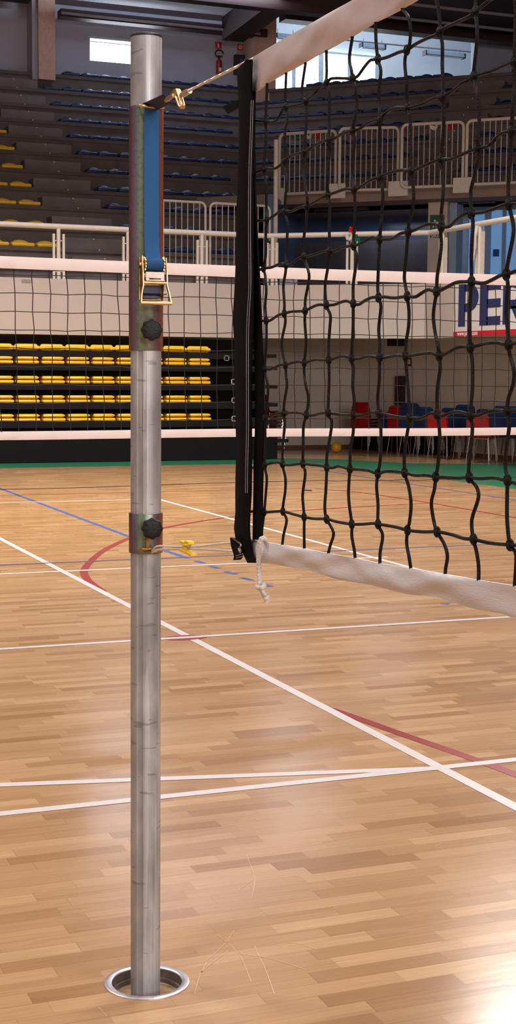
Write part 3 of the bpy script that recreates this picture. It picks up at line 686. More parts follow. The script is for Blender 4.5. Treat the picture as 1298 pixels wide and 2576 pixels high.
# ------------------------------------------------------------------ the far net (runs parallel to the back wall)
YN = 8.8
fn = thing('volleyball_net', 'far volleyball net with white bands stretched across the hall behind the post', 'net', (0, YN, 0))
def fp(x, y): return aty(x, y, YN)
X0, X1 = -.4, 6.6
zt = lambda X: 2.172+.004*math.sin(X*1.3); zbt = lambda X: 1.128+.003*math.sin(X*2+1)
def fband(name, z0f, z1f, d):
    mb = MB(); secs = []
    for k in range(90):
        X = X0+(X1-X0)*k/89; w = .002*math.sin(X*31)+.0015*math.sin(X*57+1); z1, z0 = z1f(X), z0f(X)
        secs.append([(X, -d+w, z0), (X, -d-w-.003, (z0+z1)/2), (X, -d*.6+w, z1), (X, d*.6+w, z1), (X, d-w, (z0+z1)/2), (X, d+w, z0)])
    mb.loft(secs); return mb.build(name, m_farband, fn)
fband('top_band', lambda X: zt(X)-.072, zt, .006); fband('bottom_band', lambda X: zbt(X)-.052, zbt, .005)
mb = MB(); CELL = .1075; ncol = int((X1-X0)/CELL)
cols = [fp(36, 750)[0]-CELL*25+CELL*i for i in range(0, 90)]
cols = [c for c in cols if X0 < c < X1]
rows_z = [2.074 - .026, 2.0] + [2.0-.107*i for i in range(1, 9)]
rz = [float(fp(125, y)[2]) for y in (680, 692, 737.5, 783.5, 830)]; d_ = (rz[1]-rz[4])/3
zr = [rz[0]] + [rz[1]-d_*i for i in range(0, 9)]
zr = [z for z in zr if z > zbt(0)+.02]
rg = random.Random(11)
jit = {(i, j): (rg.uniform(-.006, .006), rg.uniform(-.005, .005)) for i in range(100) for j in range(20)}
for j, z in enumerate(zr):
    mb.tube([(c+jit[i, j][0], 0, z+jit[i, j][1]-.004*math.sin(c)) for i, c in enumerate(cols)], .0029, 6)
for i, c in enumerate(cols):
    P = [(c-.004, 0, zt(c)-.07)] + [(c+jit[i, j][0]+.0022*j, 0, z+jit[i, j][1]) for j, z in enumerate(zr)] + [(c+.022, 0, zbt(c)-.004)]
    mb.tube(P, .0029, 6)
mb.build('netting', m_farcord, fn)
mb = MB(); P = []
for k in range(60):
    X = X0+(X1-X0)*k/59; P.append((X, .0, float(fp(0, 1229)[2])+.006*math.sin(X*2.2)+(.004*math.sin(X*21) if X > 3.9 else 0)))
mb.tube(P, .0022, 6); mb.tube([tuple(fp(765, 1233)-np.array((0, YN, 0))), tuple(fp(784, 1234)-np.array((0, YN, 0)))], .0042, 6); mb.build('lower_cord', m_farcord, fn)

# ------------------------------------------------------------------ far end: tiers, parapet, walls
ZT = [3.21, 3.57, 3.98, 4.42, 4.82, 5.24, 5.67, 6.09, 6.51, 6.94, 7.39, 7.86]
YT = lambda k: 24.0+.7*k
CN = np.array([.7, .714]); CD = np.array([.714, -.7])            # chamfer normal / direction in plan
CC = lambda k: 31.34-.7*(11-k)
def cpt(c, s):                                                    # chamfer coords -> plan (CN . p = c, CD . p = s)
    A = np.array([CN, CD]); return np.linalg.solve(A, np.array([c, s]))
def joint(k): return (CC(k)-CN[1]*YT(k))/CN[0]
tiers = None
mb = MB(); mb.mat(m_conc)
XL = 1.5
for k in range(12):
    z0 = 2.95 if k == 0 else ZT[k-1]; z1 = ZT[k]; y = YT(k); xr = joint(k); yn = YT(k+1)+.1
    mb.bb(XL, xr, y+.04, yn, z0-.05, z1-.07)
mb.mat(m_concd)
for k in range(12):
    mb.bb(XL, joint(k), YT(k), YT(k+1)+.1, ZT[k]-.07, ZT[k])
mb.build('tier_slab', None, smooth=False, kind='structure')
tiersL = bpy.data.objects['tier_slab']
SEND = -3.0
def cprism(mb, c0, c1, s0, s1, z0, z1):
    a, b, c, d = cpt(c0, s0), cpt(c0, s1), cpt(c1, s1), cpt(c1, s0)
    mb.prism([(*a, z0), (*b, z0), (*c, z0), (*d, z0)], (0, 0, z1-z0))
mb = MB(); mb.mat(m_conc)
sj = lambda k: float(CD @ np.array([joint(k), YT(k)]))
cj = lambda k: CC(k)
for k in range(4, 12):
    s0 = sj(k); cprism(mb, CC(k)+.04, CC(k+1)+.1, s0, SEND, (ZT[k-1] if k > 4 else 4.65)-.05, ZT[k]-.07)
mb.mat(m_concd)
for k in range(4, 12): cprism(mb, CC(k), CC(k+1)+.1, sj(k), SEND, ZT[k]-.07, ZT[k])
tr = mb.build('tier_slab', None, smooth=False, kind='structure')
# half steps and little white markers of the two stair aisles
for k in range(0, 11):
    mb = MB(); mb.bb(6.36, 7.45, YT(k)+.36, YT(k)+.75, ZT[k]-.01, ZT[k]+(ZT[k+1]-ZT[k])*.52); mb.build('stair_block', m_conc_l, tiersL, smooth=False, kind='structure')
    for zz, yy in ((ZT[k], YT(k)), (ZT[k]+(ZT[k+1]-ZT[k])*.52, YT(k)+.36)):
        mb = MB(); mb.box((6.93, yy, zz-.012), (.018, .01, .018)); mb.build('step_marker', m_fwhite, tiersL, smooth=False, kind='structure')
for k in range(5, 11):
    mb = MB(); cprism(mb, CC(k)+.36, CC(k)+.75, -8.35, -7.35, ZT[k]-.01, ZT[k]+(ZT[k+1]-ZT[k])*.52); mb.build('stair_block', m_conc, tr, smooth=False, kind='structure')
    for zz, cc_ in ((ZT[k], CC(k)), (ZT[k]+(ZT[k+1]-ZT[k])*.52, CC(k)+.36)):
        p = cpt(cc_, -7.85); mb = MB(); mb.box((p[0], p[1], zz-.012), (.018, .018, .018)); mb.build('step_marker', m_fwhite, tr, smooth=False, kind='structure')
# parapet fascia with its chamfer
fpl = [(XL, 23.6), (9.62, 23.6), (11.74, 21.85), (11.78, 12.0)]; fpo = [(XL, 23.85), (9.71, 23.85), (11.98, 21.97), (12.03, 12.0)]
mb = MB()
for i in range(3):
    mb.prism([(*fpl[i], 2.071), (*fpl[i+1], 2.071), (*fpo[i+1], 2.071), (*fpo[i], 2.071)], (0, 0, .907))
mb.build('wall_parapet', m_fascia, smooth=False, kind='structure')
mb = MB(); mb.prism([(XL, 23.7, 2.6), (9.66, 23.7, 2.6), (11.85, 21.9, 2.6), (11.9, 12, 2.6), (20, 12, 2.6), (20, 30, 2.6), (XL, 30, 2.6)], (0, 0, .33)); mb.build('floor_gallery', m_concd, smooth=False, kind='structure')
mb = MB(); mb.box((*aty(66, 703.5, 23.6)[:1], 23.595, aty(66, 703.5, 23.6)[2]-.02), (.155, .01, .05)); tag(mb.build('wall_label', m_grey, smooth=False), 'small grey rectangular label on top of the cream parapet', 'label')
# lower walls
mb = MB(); mb.bb(XL, 12.6, 26.25, 26.45, 0, 2.65); mb.build('wall_back', m_wall, smooth=False, kind='structure')
mb = MB(); mb.prism([(12.55, 26.3, 0), (13.62, 21.9, 0), (14.6, 17, 0), (16.2, 8, 0), (16.5, 8, 0), (14.85, 17.1, 0), (13.85, 22, 0), (12.8, 26.4, 0)], (0, 0, 2.65)); mb.build('wall_right', m_wall, smooth=False, kind='structure')
mb = MB(); mb.bb(XL, 12.55, 26.22, 26.25, 0, .07); mb.build('baseboard_back', m_skirt, smooth=False, kind='structure')
mb = MB(); mb.prism([(12.52, 26.3, 0), (13.59, 21.9, 0), (14.57, 17, 0), (14.6, 17, 0), (13.62, 21.9, 0), (12.55, 26.3, 0)], (0, 0, .07)); mb.build('baseboard_right', m_skirt, smooth=False, kind='structure')
# corridor behind the gallery on the right
mb = MB(); cprism(mb, 28.5, 28.7, -16.6, -7.15, 2.93, 4.62); mb.build('wall_corridor', m_glassd, smooth=False, kind='structure')
mb = MB(); cprism(mb, 25.75, 29.6, -15.9, SEND, 4.6, 4.80); mb.build('slab_balcony', M('balcony_concrete', (142, 122, 112), .85, var=.1, scale=3), smooth=False, kind='structure')
mb = MB(); mb.prism([(9.9, 24.5, 2.93), (10.05, 24.4, 2.93), (13, 29.5, 2.93), (12.8, 29.6, 2.93)], (0, 0, 1.7)); mb.build('wall_stairwell', m_glassd, smooth=False, kind='structure')
pl, pr = atz(1077, 509, 4.6), atz(1125, 507, 4.6)
dc = np.array([pr[0]-pl[0], pr[1]-pl[1]]); dc /= np.linalg.norm(dc); oc = np.array([-dc[1], dc[0]]); oc *= (1 if oc @ CN > 0 else -1)
mb = MB(); mb.mat(m_pillar)
a_, b_, = pl[:2]+oc*.02, pr[:2]+oc*.02
mb.prism([(*a_, 2.93), (*b_, 2.93), (*(b_+oc*.5), 2.93), (*(a_+oc*.5), 2.93)], (0, 0, 1.67)); mb.build('column_corridor', None, smooth=False, kind='structure')
mb = MB(); b2 = b_+dc*.01+oc*.1; mb.prism([(*b2, 2.93), (*(b2+dc*.14), 2.93), (*(b2+dc*.14+oc*.4), 2.93), (*(b2+oc*.4), 2.93)], (0, 0, 1.66)); mb.build('column_corridor', m_pillarb, smooth=False, kind='structure')  # slab on the pillar's right side, bluish light put into its colour
# bluish glazed end of the corridor
def cplane_px(x, y, c): return atpl(x, y, (*cpt(c, 0), 0), np.array([*CN, 0]))
def cpanel(name, x0, x1, y0, y1, c, m, th=.05, parent=None):
    a = cplane_px(x0, (y0+y1)/2, c); b = cplane_px(x1, (y0+y1)/2, c); zt_ = cplane_px((x0+x1)/2, y0, c)[2]; zb_ = cplane_px((x0+x1)/2, y1, c)[2]
    o3 = np.array([*CN, 0])*th; mb = MB(); mb.prism([(a[0], a[1], zb_), (b[0], b[1], zb_), (b[0], b[1], zt_), (a[0], a[1], zt_)], o3); return mb.build(name, m, parent, smooth=False)
w3 = cpanel('window_3', 1165, 1420, 500, 760, 27.9, m_dayb); w3['kind'] = 'structure'
for x0, x1, mm in ((1160, 1176, m_pillarb), (1218, 1232, m_pillarb), (1262, 1270, m_pillarb), (1300, 1310, m_pillarb)):
    cpanel('window_frame', x0, x1, 500, 760, 27.8, mm, .08, w3)
o = cpanel('wall_notice', 1240, 1255, 627, 645, 27.7, m_fblue, .02); tag(o, 'small blue notice on the pale corridor glazing at right', 'notice')
for x0, x1, y0, y1, mm in ((1141, 1152, 585, 720, m_frame), (1152, 1166, 605, 720, m_darkbox)):
    o = cpanel('trim_corridor', x0, x1, y0, y1, 28.3, mm, .05); o['kind'] = 'structure'
# dark rail/duct under the balcony
o = cpanel('trim_duct', 790, 925, 519, 530, 26.6, m_darkbox, .1); o['kind'] = 'structure'
o = cpanel('trim_duct', 1143, 1243, 503, 511, 26.4, m_darkbox, .1); o['kind'] = 'structure'
o = cpanel('trim_corridor', 668, 1083, 607, 760, 27.6, M('corridor_parapet', (84, 78, 86), .7), .1); o['kind'] = 'structure'
# exit sign on the pillar
ex = thing('exit_sign', 'green emergency exit sign on the cream pillar behind the white handrail', 'sign', (0, 0, 0))
pn = np.array([*oc, 0]); pp0 = np.array([*a_, 0])-pn*.03
def pxp(x, y, d=0): return atpl(x, y, pp0-pn*d, pn)
def pquad(name, x0, x1, y0, y1, m, parent, d=0, th=.012):
    mb = MB(); mb.prism([pxp(x0, y1, d), pxp(x1, y1, d), pxp(x1, y0, d), pxp(x0, y0, d)], pn*th); return mb.build(name, m, parent, smooth=False)
pquad('sign_board', 1082, 1117, 541, 597, m_fgreen, ex)
def ppoly(name, pts, m, parent, d=.002):
    mb = MB(); mb.prism([pxp(x, y, d) for x, y in pts], pn*.002); return mb.build(name, m, parent, smooth=False)
mb = MB()
for pts in ([(1091,555),(1094,552),(1097,555),(1094,558)], [(1090,559),(1099,558),(1099,561),(1096,566),(1092,566),(1088,563)], [(1092,566),(1096,566),(1100,571),(1098,573)], [(1091,566),(1094,566),(1090,573),(1087,572)], [(1099,557),(1104,559),(1103,561),(1098,560)], [(1106,547),(1114,547),(1114,572),(1106,572)]):
    mb.prism([pxp(x, y, .002) for x, y in pts], pn*.002)
mb.build('running_figure', m_fwhite, ex, smooth=False)
def text(name, body, size, m, parent, Mw, bold=0., ext=.001, align='LEFT'):
    cu = bpy.data.curves.new(name, 'FONT'); cu.body = body; cu.size = size; cu.extrude = ext; cu.offset = bold; cu.align_x = align
    tmp = bpy.data.objects.new('tmp', cu); me = bpy.data.meshes.new_from_object(tmp); bpy.data.objects.remove(tmp); me.name = name
    me.materials.clear(); me.materials.append(m); o = bpy.data.objects.new(name, me); COL.objects.link(o); o.parent = parent; o.matrix_local = Mw; return o
def frame_on(origin, xdir, zdir=(0, 0, 1)):
    x = Vector(xdir).normalized(); y = Vector(zdir).normalized(); z = x.cross(y)
    m = Matrix.Identity(4)
    for i in range(3): m[i][0] = x[i]; m[i][1] = y[i]; m[i][2] = z[i]; m[i][3] = origin[i]
    return m
text('lettering', 'USCITA', .062, m_fwhite, ex, frame_on(pxp(1085, 596, .003), (*dc, 0)), .002)

# ------------------------------------------------------------------ handrail on the parapet
HZ = 3.83
hr = [(XL, 23.72), (9.65, 23.72), (11.86, 21.93), (11.9, 12.0)]
hd = thing('handrail', 'long white tubular handrail running along the top of the cream parapet', 'handrail', (0, 0, 0))
mb = MB(); mb.tube([(x, y, HZ) for x, y in hr], .045, 14); mb.build('rail', m_rail, hd)
def hpost(px, py, seg):
    if seg == 0: P = aty(px, py, 23.72); d = np.array((1., 0))
    else: P = atz(px, py, HZ); d = np.array((hr[seg+1][0]-hr[seg][0], hr[seg+1][1]-hr[seg][1])); d = d/np.linalg.norm(d)
    if seg == 1:  # drop onto the chamfer line
        q0 = np.array(hr[1]); t = (P[:2]-q0) @ d; P[:2] = q0+d*t
    if seg == 2: P[0] = 11.87
    mb = MB(); mb.cyl((P[0], P[1], 2.9), (P[0], P[1], HZ), .034, 12)
    po = mb.build('post', m_rail, hd)
    for s in (-1, 1):
        c = P[:2]+d*s*.082; mb = MB(); Mz = Matrix.Rotation(math.atan2(d[1], d[0]), 3, 'Z')
        mb.box((c[0], c[1], (HZ-.12+2.95)/2), (.036, .05, HZ-.12-2.95), Mz)
        for z in (3.1, 3.6): mb.cyl((P[0], P[1], z), (c[0], c[1], z), .008, 6)
        mb.build('slat', m_rail, po, smooth=False)
for a in ((147, 575, 0), (322, 577, 0), (508, 588, 0), (682, 592, 1), (886, 589, 1), (1101, 579, 2), (1203, 563, 2)): hpost(*a)
for X in (4.9,): hpost(-20, 570, 0)
mb = MB(); P = atz(1203, 563, HZ); x_ = 11.82
mb.tube(spline([(x_, P[1]+.02, HZ-.03), (x_-.02, P[1]+.03, HZ-.2), (x_-.01, P[1]+.05, HZ-.4), (x_-.02, P[1]+.10, HZ-.6), (x_-.02, P[1]+.14, HZ-.78)], 5), [.03]*5+[.02]*5+[.014]*5+[.012]*6, 7)
tag(mb.build('streamer', m_rwhite), 'twisted white plastic streamer tied to a handrail post at right', 'streamer')
# railing panels
def panel(name, label, A, B, z0, z1, r=.022, nb=9, group=None):
    """rounded tubular frame with balusters between plan points A and B"""
    A = np.array(A); B = np.array(B); d = B-A; L = np.linalg.norm(d); d /= L
    t = thing(name, label, 'railing', (A[0], A[1], z0), math.atan2(d[1], d[0]), group)
    H = z1-z0; c = .09; P = []
    for cx, cz, a0 in ((L-c, H-c, 0), (c, H-c, PI/2), (c, c, PI), (L-c, c, 1.5*PI)):
        for k in range(5): a = a0+PI/2*k/4; P.append((cx+c*math.cos(a), 0, cz+c*math.sin(a)))
    mb = MB(); mb.tube(P, r, 10, closed=True); mb.build('frame', m_railp, t)
    for i in range(nb):
        x = L*(i+1)/(nb+1); mb = MB(); mb.cyl((x, 0, .0), (x, 0, H), .008, 6); mb.build('baluster', m_railp, t)
    return t
p1, p2 = aty(411, 508, 24.15), aty(517, 512, 24.15); p3, p4 = aty(529, 512, 24.15), aty(679, 520, 24.15)
panel('railing_panel', 'white railing panel just right of the grey post above the long handrail', (p2[0]-1.08, 24.15), (p2[0], 24.15), 3.22, 4.39)
panel('railing_panel', 'white railing panel crossed by the black side strap of the near net', (p3[0], 24.15), (p4[0], 24.15), 3.22, 4.39)
names = ['beside the white vertical pipe', 'second along from the white vertical pipe', 'third along from the white vertical pipe', 'cut by the right edge of the photo']
BR = []
for i, ((xa, ya), (xb, yb_)) in enumerate((((704, 341), (845.5, 331)), ((855.5, 326), (1003, 323)), ((1012, 317), (1167, 309)), ((1176, 307), (1335, 297)))):
    a = atz(xa, ya, 5.83); b = atz(xb, yb_, 5.83); BR.append((a, b))
    panel('railing_panel', 'white balcony railing panel '+names[i], a[:2], b[:2], 4.76, 5.85, .028, 10)
for i in range(3):
    a, b = BR[i][1], BR[i+1][0]; m_ = (a+b)/2; d = CD
    mb = MB(); Mz = Matrix.Rotation(math.atan2(d[1], d[0]), 3, 'Z'); mb.box((m_[0]-.05, m_[1]-.05, 4.75), (.36, .03, .26), Mz)
    tag(mb.build('mounting_plate', m_railp, smooth=False), ['square white bracket plate between first and second balcony railing panels', 'square white bracket plate between second and third balcony railing panels', 'square white bracket plate below the rightmost railing gap of the balcony'][i], 'bracket')
a = BR[0][0]; mb = MB(); mb.box((a[0]+.0, a[1]-.03, 4.72), (.16, .03, .3), Matrix.Rotation(-.8, 3, 'Z')); tag(mb.build('mounting_plate', m_railp, smooth=False), 'white bracket plate next to the white vertical pipe', 'bracket')
pz = aty(695, 352, 24.35); mb = MB(); mb.cyl((pz[0], 24.35, 2.93), (pz[0], 24.35, pz[2]), .042, 14); tag(mb.build('vertical_pipe', M('pipe_white', (196, 186, 180), .5)), 'white vertical pipe rising at the corner beside the balcony', 'pipe')
# ribbons
def bow(name, label, parts, P, s=.07):
    t = thing(name, label, 'ribbon', tuple(P)); r = random.Random(label)
    for i, (m, dx, dz) in enumerate(parts):
        mb = MB()
        for k in range(5):
            a = r.uniform(0, 6.28); c = np.array((dx, -.05, dz)); Q = []
            for q in range(7):
                an = a+q*.9; Q.append(tuple(c+np.array((math.cos(an), r.uniform(-.4, .4), math.sin(an)))*s*r.uniform(.35, 1)))
            mb.tube(spline(Q, 4), s*.22, 5)
        mb.build('loop', m, t)
P = atz(886, 589, HZ); bow('tricolour_ribbon', 'red, white and green ribbon bow tied on the white handrail', [(m_rred, -.02, .06), (m_rwhite, -.08, -.04), (m_rgreen, .07, -.06)], P)
P = atz(672, 603, HZ-.05); bow('ribbon_bow', 'green ribbon bow tied on the handrail beside the near net strap', [(m_rgreen, .03, 0)], P, .08)
for (x, y, m, l) in ((745, 343, m_rgreen, 'green ribbon bow tied on the balcony railing beside the white pipe'), (774, 340, m_rwhite, 'white ribbon bow between green and red ones on the balcony railing'), (795, 337, m_rred, 'red ribbon bow on the first balcony railing panel'), (1089, 317, m_rwhite, 'white ribbon bow on the third balcony railing panel'), (1131, 317, m_rred, 'red ribbon bow on the third balcony railing panel')):
    bow('ribbon_bow', l, [(m, 0, 0)], atz(x, y, 5.84), .075)
# banner on the right parapet
bn = thing('sponsor_banner', 'white banner with big navy letters and a red web address strip', 'banner', (11.70, 0, 0))
BX = 11.70
def bpx(x, y): return atpl(x, y, (BX, 0, 0), np.array([1., 0, 0]))
b0 = bpx(1143.5, 711)[1]; zb0, zb1 = 2.075, 2.95; bend = b0-4.0
def brect(mb, y0, y1, z0, z1, d0, d1):   # y decreasing to the right
    mb.bb(d0, d1, min(y0, y1), max(y0, y1), z0, z1)
mb = MB(); brect(mb, b0, bend, zb0, zb1, 0, .008); mb.build('cloth', m_bwhite, bn, smooth=False)
mb = MB(); brect(mb, b0, bend, zb0, 2.158, -.004, 0); mb.build('red_strip', m_bred, bn, smooth=False)
def letter(polys, y0, w, z0, h, m):
    mb = MB()
    for poly in polys: mb.prism([(0, y0-px*w, z0+pz_*h) for px, pz_ in poly], (-.004, 0, 0))
    return mb.build('letter', m, bn, smooth=False)
arc = lambda cx, cz, rx, rz, a0, a1, n=12: [(cx+rx*math.cos(a0+(a1-a0)*k/n), cz+rz*math.sin(a0+(a1-a0)*k/n)) for k in range(n+1)]
def bowl(zc_, ro, ri, xs, xo, xi):
    """upper bowl of P and R as four-sided pieces"""
    O = arc(xs, zc_, xo, ro, PI/2, -PI/2); I = arc(xs, zc_, xi, ri, PI/2, -PI/2)
    return [[O[k], O[k+1], I[k+1], I[k]] for k in range(len(O)-1)]
Pp = [[(0, 0), (.34, 0), (.34, 1), (0, 1)], [(.3, .82), (.5, .82), (.5, 1), (.3, 1)], [(.3, .34), (.5, .34), (.5, .54), (.3, .54)]] + bowl(.67, .33, .14, .48, .5, .17)
Ep = [[(0, 0), (.4, 0), (.4, 1), (0, 1)]] + [[(.35, z), (1, z), (1, z+.2), (.35, z+.2)] for z in (0, .4, .8)]
Rp = Pp + [[(.36, .4), (.62, .4), (1, 0), (.7, 0)]]
Ip = [[(0, 0), (1, 0), (1, 1), (0, 1)]]
Np = [[(0, 0), (.3, 0), (.3, 1), (0, 1)], [(.7, 0), (1, 0), (1, 1), (.7, 1)], [(.0, 1), (.34, 1), (1, 0), (.66, 0)]]
zl0 = 2.235; hl = .665; yy = [bpx(x, 780)[1] for x in (1153.5, 1205.5, 1207, 1259, 1265)]
letter(Pp, yy[0], yy[0]-yy[1]-.01, zl0, hl, m_bnavy); letter(Ep, yy[2], yy[2]-yy[3], zl0, hl, m_bnavy)
letter(Rp, yy[4], .62, zl0, hl, m_bnavy); letter(Ip, yy[4]-.70, .2, zl0, hl, m_bnavy); letter(Np, yy[4]-.98, .62, zl0, hl, m_bnavy)
text('web_address', 'www.perin.com', .098, m_fwhite, bn, frame_on((-.005, bpx(1151, 840)[1], 2.093), (0, -1, 0)), .0022)
# thank-you sheet behind the handrail
gs = thing('paper_notice', 'pale lettered notice behind the far net beside the black strap', 'notice', (0, 0, 0))
gp0 = (10.35, 23.3, 0); gn = np.array([.636, .772, 0]); gd = np.array([.772, -.636, 0])
ga, gb = atpl(703, 712, gp0, gn), atpl(748, 712, gp0, gn); gz = atpl(725, 695, gp0, gn)[2]
mb = MB(); mb.prism([(ga[0], ga[1], 2.98), (gb[0], gb[1], 2.98), (gb[0], gb[1], gz+.03), (ga[0], ga[1], gz+.03)], gn*.01); mb.build('sheet', M('notice_pale', (146, 140, 150), .7), gs, smooth=False)
text('lettering', 'GRAZIE!', .075, M('notice_ink', (60, 56, 84), .7), gs, frame_on(np.array((ga[0], ga[1], gz-.055))-gn*.004+gd*.05, gd), .003)

# ------------------------------------------------------------------ telescopic stand with yellow folding seats
YS = 23.2
tsn = thing('telescopic_stand', 'black retractable tribune with rows of yellow seats under the cream parapet', 'tribune', (0, YS, 0))
mb = MB(); mb.bb(2.5, 9.66, 0, .03, 0.01, .375); mb.bb(2.5, 9.6, .03, .7, .02, .36); mb.build('skirt', m_tstand, tsn, smooth=False)
mb = MB(); mb.bb(9.6, 9.86, -.02, .06, .29, .345); mb.build('skirt_rail', m_tstand, tsn, smooth=False)
DK = [.665, .965, 1.275, 1.59, 1.80]; yo = [0, .02, .04, .06, .1]
for i in range(5):
    mb = MB(); xe = 9.68; mb.bb(2.5, xe-.3, yo[i], .75, DK[i]-.10, DK[i]); mb.bb(xe-.3, xe, yo[i]+.02, .6, DK[i]-.065, DK[i]-.005); mb.build('deck', m_tdeck, tsn, smooth=False)
    mb = MB(); mb.bb(2.5, 9.36, .32+yo[i], .36+yo[i], DK[i]-.31 if i else .36, DK[i]-.1); mb.build('riser', m_tstand, tsn, smooth=False)
mb = MB(); mb.bb(9.3, 9.36, .02, .72, .36, 2.0); mb.bb(2.5, 9.3, .62, .68, .36, 2.04); mb.build('end_panel', m_tstand, tsn, smooth=False)
for (x, y), d in (((570, 901), '5'), ((588, 960), '4'), ((589, 1007), '3'), ((589, 1053), '2')):
    P = aty(x, y, YS-.004); t = MB(); w = .045
    for q in ((-w, w, w-.012, w), (-w, w, -w, -w+.012), (-w, -w+.012, -w, w), (w-.012, w, -w, w)): t.bb(P[0]+q[0], P[0]+q[1], -.008, .002, P[2]+q[2], P[2]+q[3])
    no = t.build('row_number', m_fwhite if y > 950 else m_grey, tsn, smooth=False)
# seats
def yseat_parts(top=False):
    root = thing('folding_seat', '', 'seat')
    if top:
        mb = MB(); rbox(mb, (0, .10, .062), (.385, .10, .10), .045, Matrix.Rotation(.25, 3, 'X')); mb.build('backrest', m_yseat, root)
        mb = MB(); rbox(mb, (0, .22, .03), (.37, .3, .05), .02); mb.build('seat_pan', m_yseat, root)
        mb = MB()
        for s in (-1, 1): rbox(mb, (s*.165, .10, .05), (.09, .14, .06), .02)
        mb.build('armrest', m_yseat, root)
    else:
        mb = MB(); rbox(mb, (0, .19, .028), (.375, .36, .052), .026); mb.build('seat_pan', m_yseat, root)
        mb = MB(); secs = []
        for k in range(15):                                            # backrest folded down on the pan, hollowed in front
            t = -1+2*k/14; x = t*.178; bul = (1-t*t)**.5 if abs(t) < 1 else 0; h = .016+.016*min(1, 2.2*bul); fr = .012+.012*t*t
            q = []
            for j in range(12):
                a = 2*PI*j/12; q.append((x, fr+.19+(.185-fr*.5)*math.copysign(abs(math.cos(a))**.5, math.cos(a)), .094+h*math.copysign(abs(math.sin(a))**.7, math.sin(a))))
            secs.append(q)
        mb.loft(secs); mb.build('backrest', m_yseat, root)
        mb = MB(); rbox(mb, (0, .28, .06), (.34, .16, .05), .02); mb.build('hinge_block', m_yseat, root)
    return root
pt, pf = yseat_parts(True), yseat_parts(False)
ords = ['first', 'second', 'third', 'fourth', 'fifth', 'sixth', 'seventh', 'eighth', 'ninth', 'tenth', 'eleventh', 'twelfth', 'thirteenth', 'fourteenth']
rown = ['bottom row', 'second row from the bottom', 'middle row', 'fourth row from the bottom', 'top row']
used = {id(pt): 0, id(pf): 0}
for i in range(5):
    for j in range(10):
        X = 8.455-.186-.4185*j
        src = pt if i == 4 else pf
        o = src if not used[id(src)] else copy_tree(src); used[id(src)] = 1
        o.location = (X, YS+yo[i]-.02, DK[i])
        st = 'yellow folded seat' if i < 4 else 'yellow seat with raised back'
        tag(o, '%s, %s from right in the %s of the tribune' % (st, ords[j], rown[i]), 'seat', 'yellow seats of the black tribune')
# fixed seats of the concrete stands
def fixed_seat(m, hump):
    mb = MB(); rbox(mb, (0, .19, .035), (.40, .36, .07), .03)
    secs = []
    for k in range(15):
        t = -1+2*k/14; x = t*.19; h = .06+hump*(max(0, 1-t*t))**.8
        secs.append([(x, .30-.05*(1-t*t)+.0, .045), (x, .27-.02*(1-t*t), .06+(h-.06)*.6), (x, .29, h), (x, .33, h), (x, .36, .06), (x, .36, .045)])
    mb.loft(secs); return mb.build('stadium_seat', m)
ys0 = fixed_seat(m_yseat, .075); bs0 = fixed_seat(m_bseat, .085); uy = ub = False
def rowname(k): return ['lowest row', 'second row', 'third row', 'fourth row', 'fifth row', 'sixth row', 'seventh row', 'eighth row', 'ninth row', 'tenth row', 'eleventh row', 'top row'][k]
for k in range(0, 11):
    xl = aty(0, 932-(ZT[k]-1.5)*140, YT(k))[0]-.25; j = 0; X = 6.27-.21
    while X > max(xl, 2) and j < 6:
        o = ys0 if not uy else ys0.copy()
        if uy: COL.objects.link(o)
        uy = True; o.location = (X, YT(k)+.03, ZT[k]); tag(o, 'yellow stadium seat, %s left of the stairs in the %s of the concrete stand' % (ords[j], rowname(k)), 'seat', 'yellow seats on the concrete stand')
        X -= .44; j += 1
for k in range(1, 12):
    j = 0; X = 7.50+.2 if k < 11 else 8.30
    while X < joint(k)-.12:
        o = bs0 if not ub else bs0.copy()
        if ub: COL.objects.link(o)
        ub = True; o.location = (X, YT(k)+.03, ZT[k]); tag(o, 'blue stadium seat, %s right of the stairs in the %s of the left stand' % (ords[j], rowname(k)), 'seat', 'blue seats on the left concrete stand')
        X += .42; j += 1
rc = math.atan2(CD[1], CD[0])
for k in range(5, 12):
    s = sj(k)+.28; j = 0
    while s < -8.42:
        p = cpt(CC(k)+.03, s)
        if k == 11 and p[0] < 13.3: s += .42; continue
        o = bs0.copy(); COL.objects.link(o); o.location = (*p, ZT[k]); o.rotation_euler = (0, 0, rc)
        tag(o, 'blue stadium seat, %s right of the stand corner in the %s above the balcony' % (ords[j], rowname(k)), 'seat', 'blue seats above the balcony')
        s += .42; j += 1
    s = -7.12; j = 0
    while j < 4:
        p = cpt(CC(k)+.03, s); o = bs0.copy(); COL.objects.link(o); o.location = (*p, ZT[k]); o.rotation_euler = (0, 0, rc)
        tag(o, 'blue stadium seat, %s right of the balcony stairs in the %s at right' % (ords[j], rowname(k)), 'seat', 'blue seats right of the balcony stairs')
        s += .42; j += 1

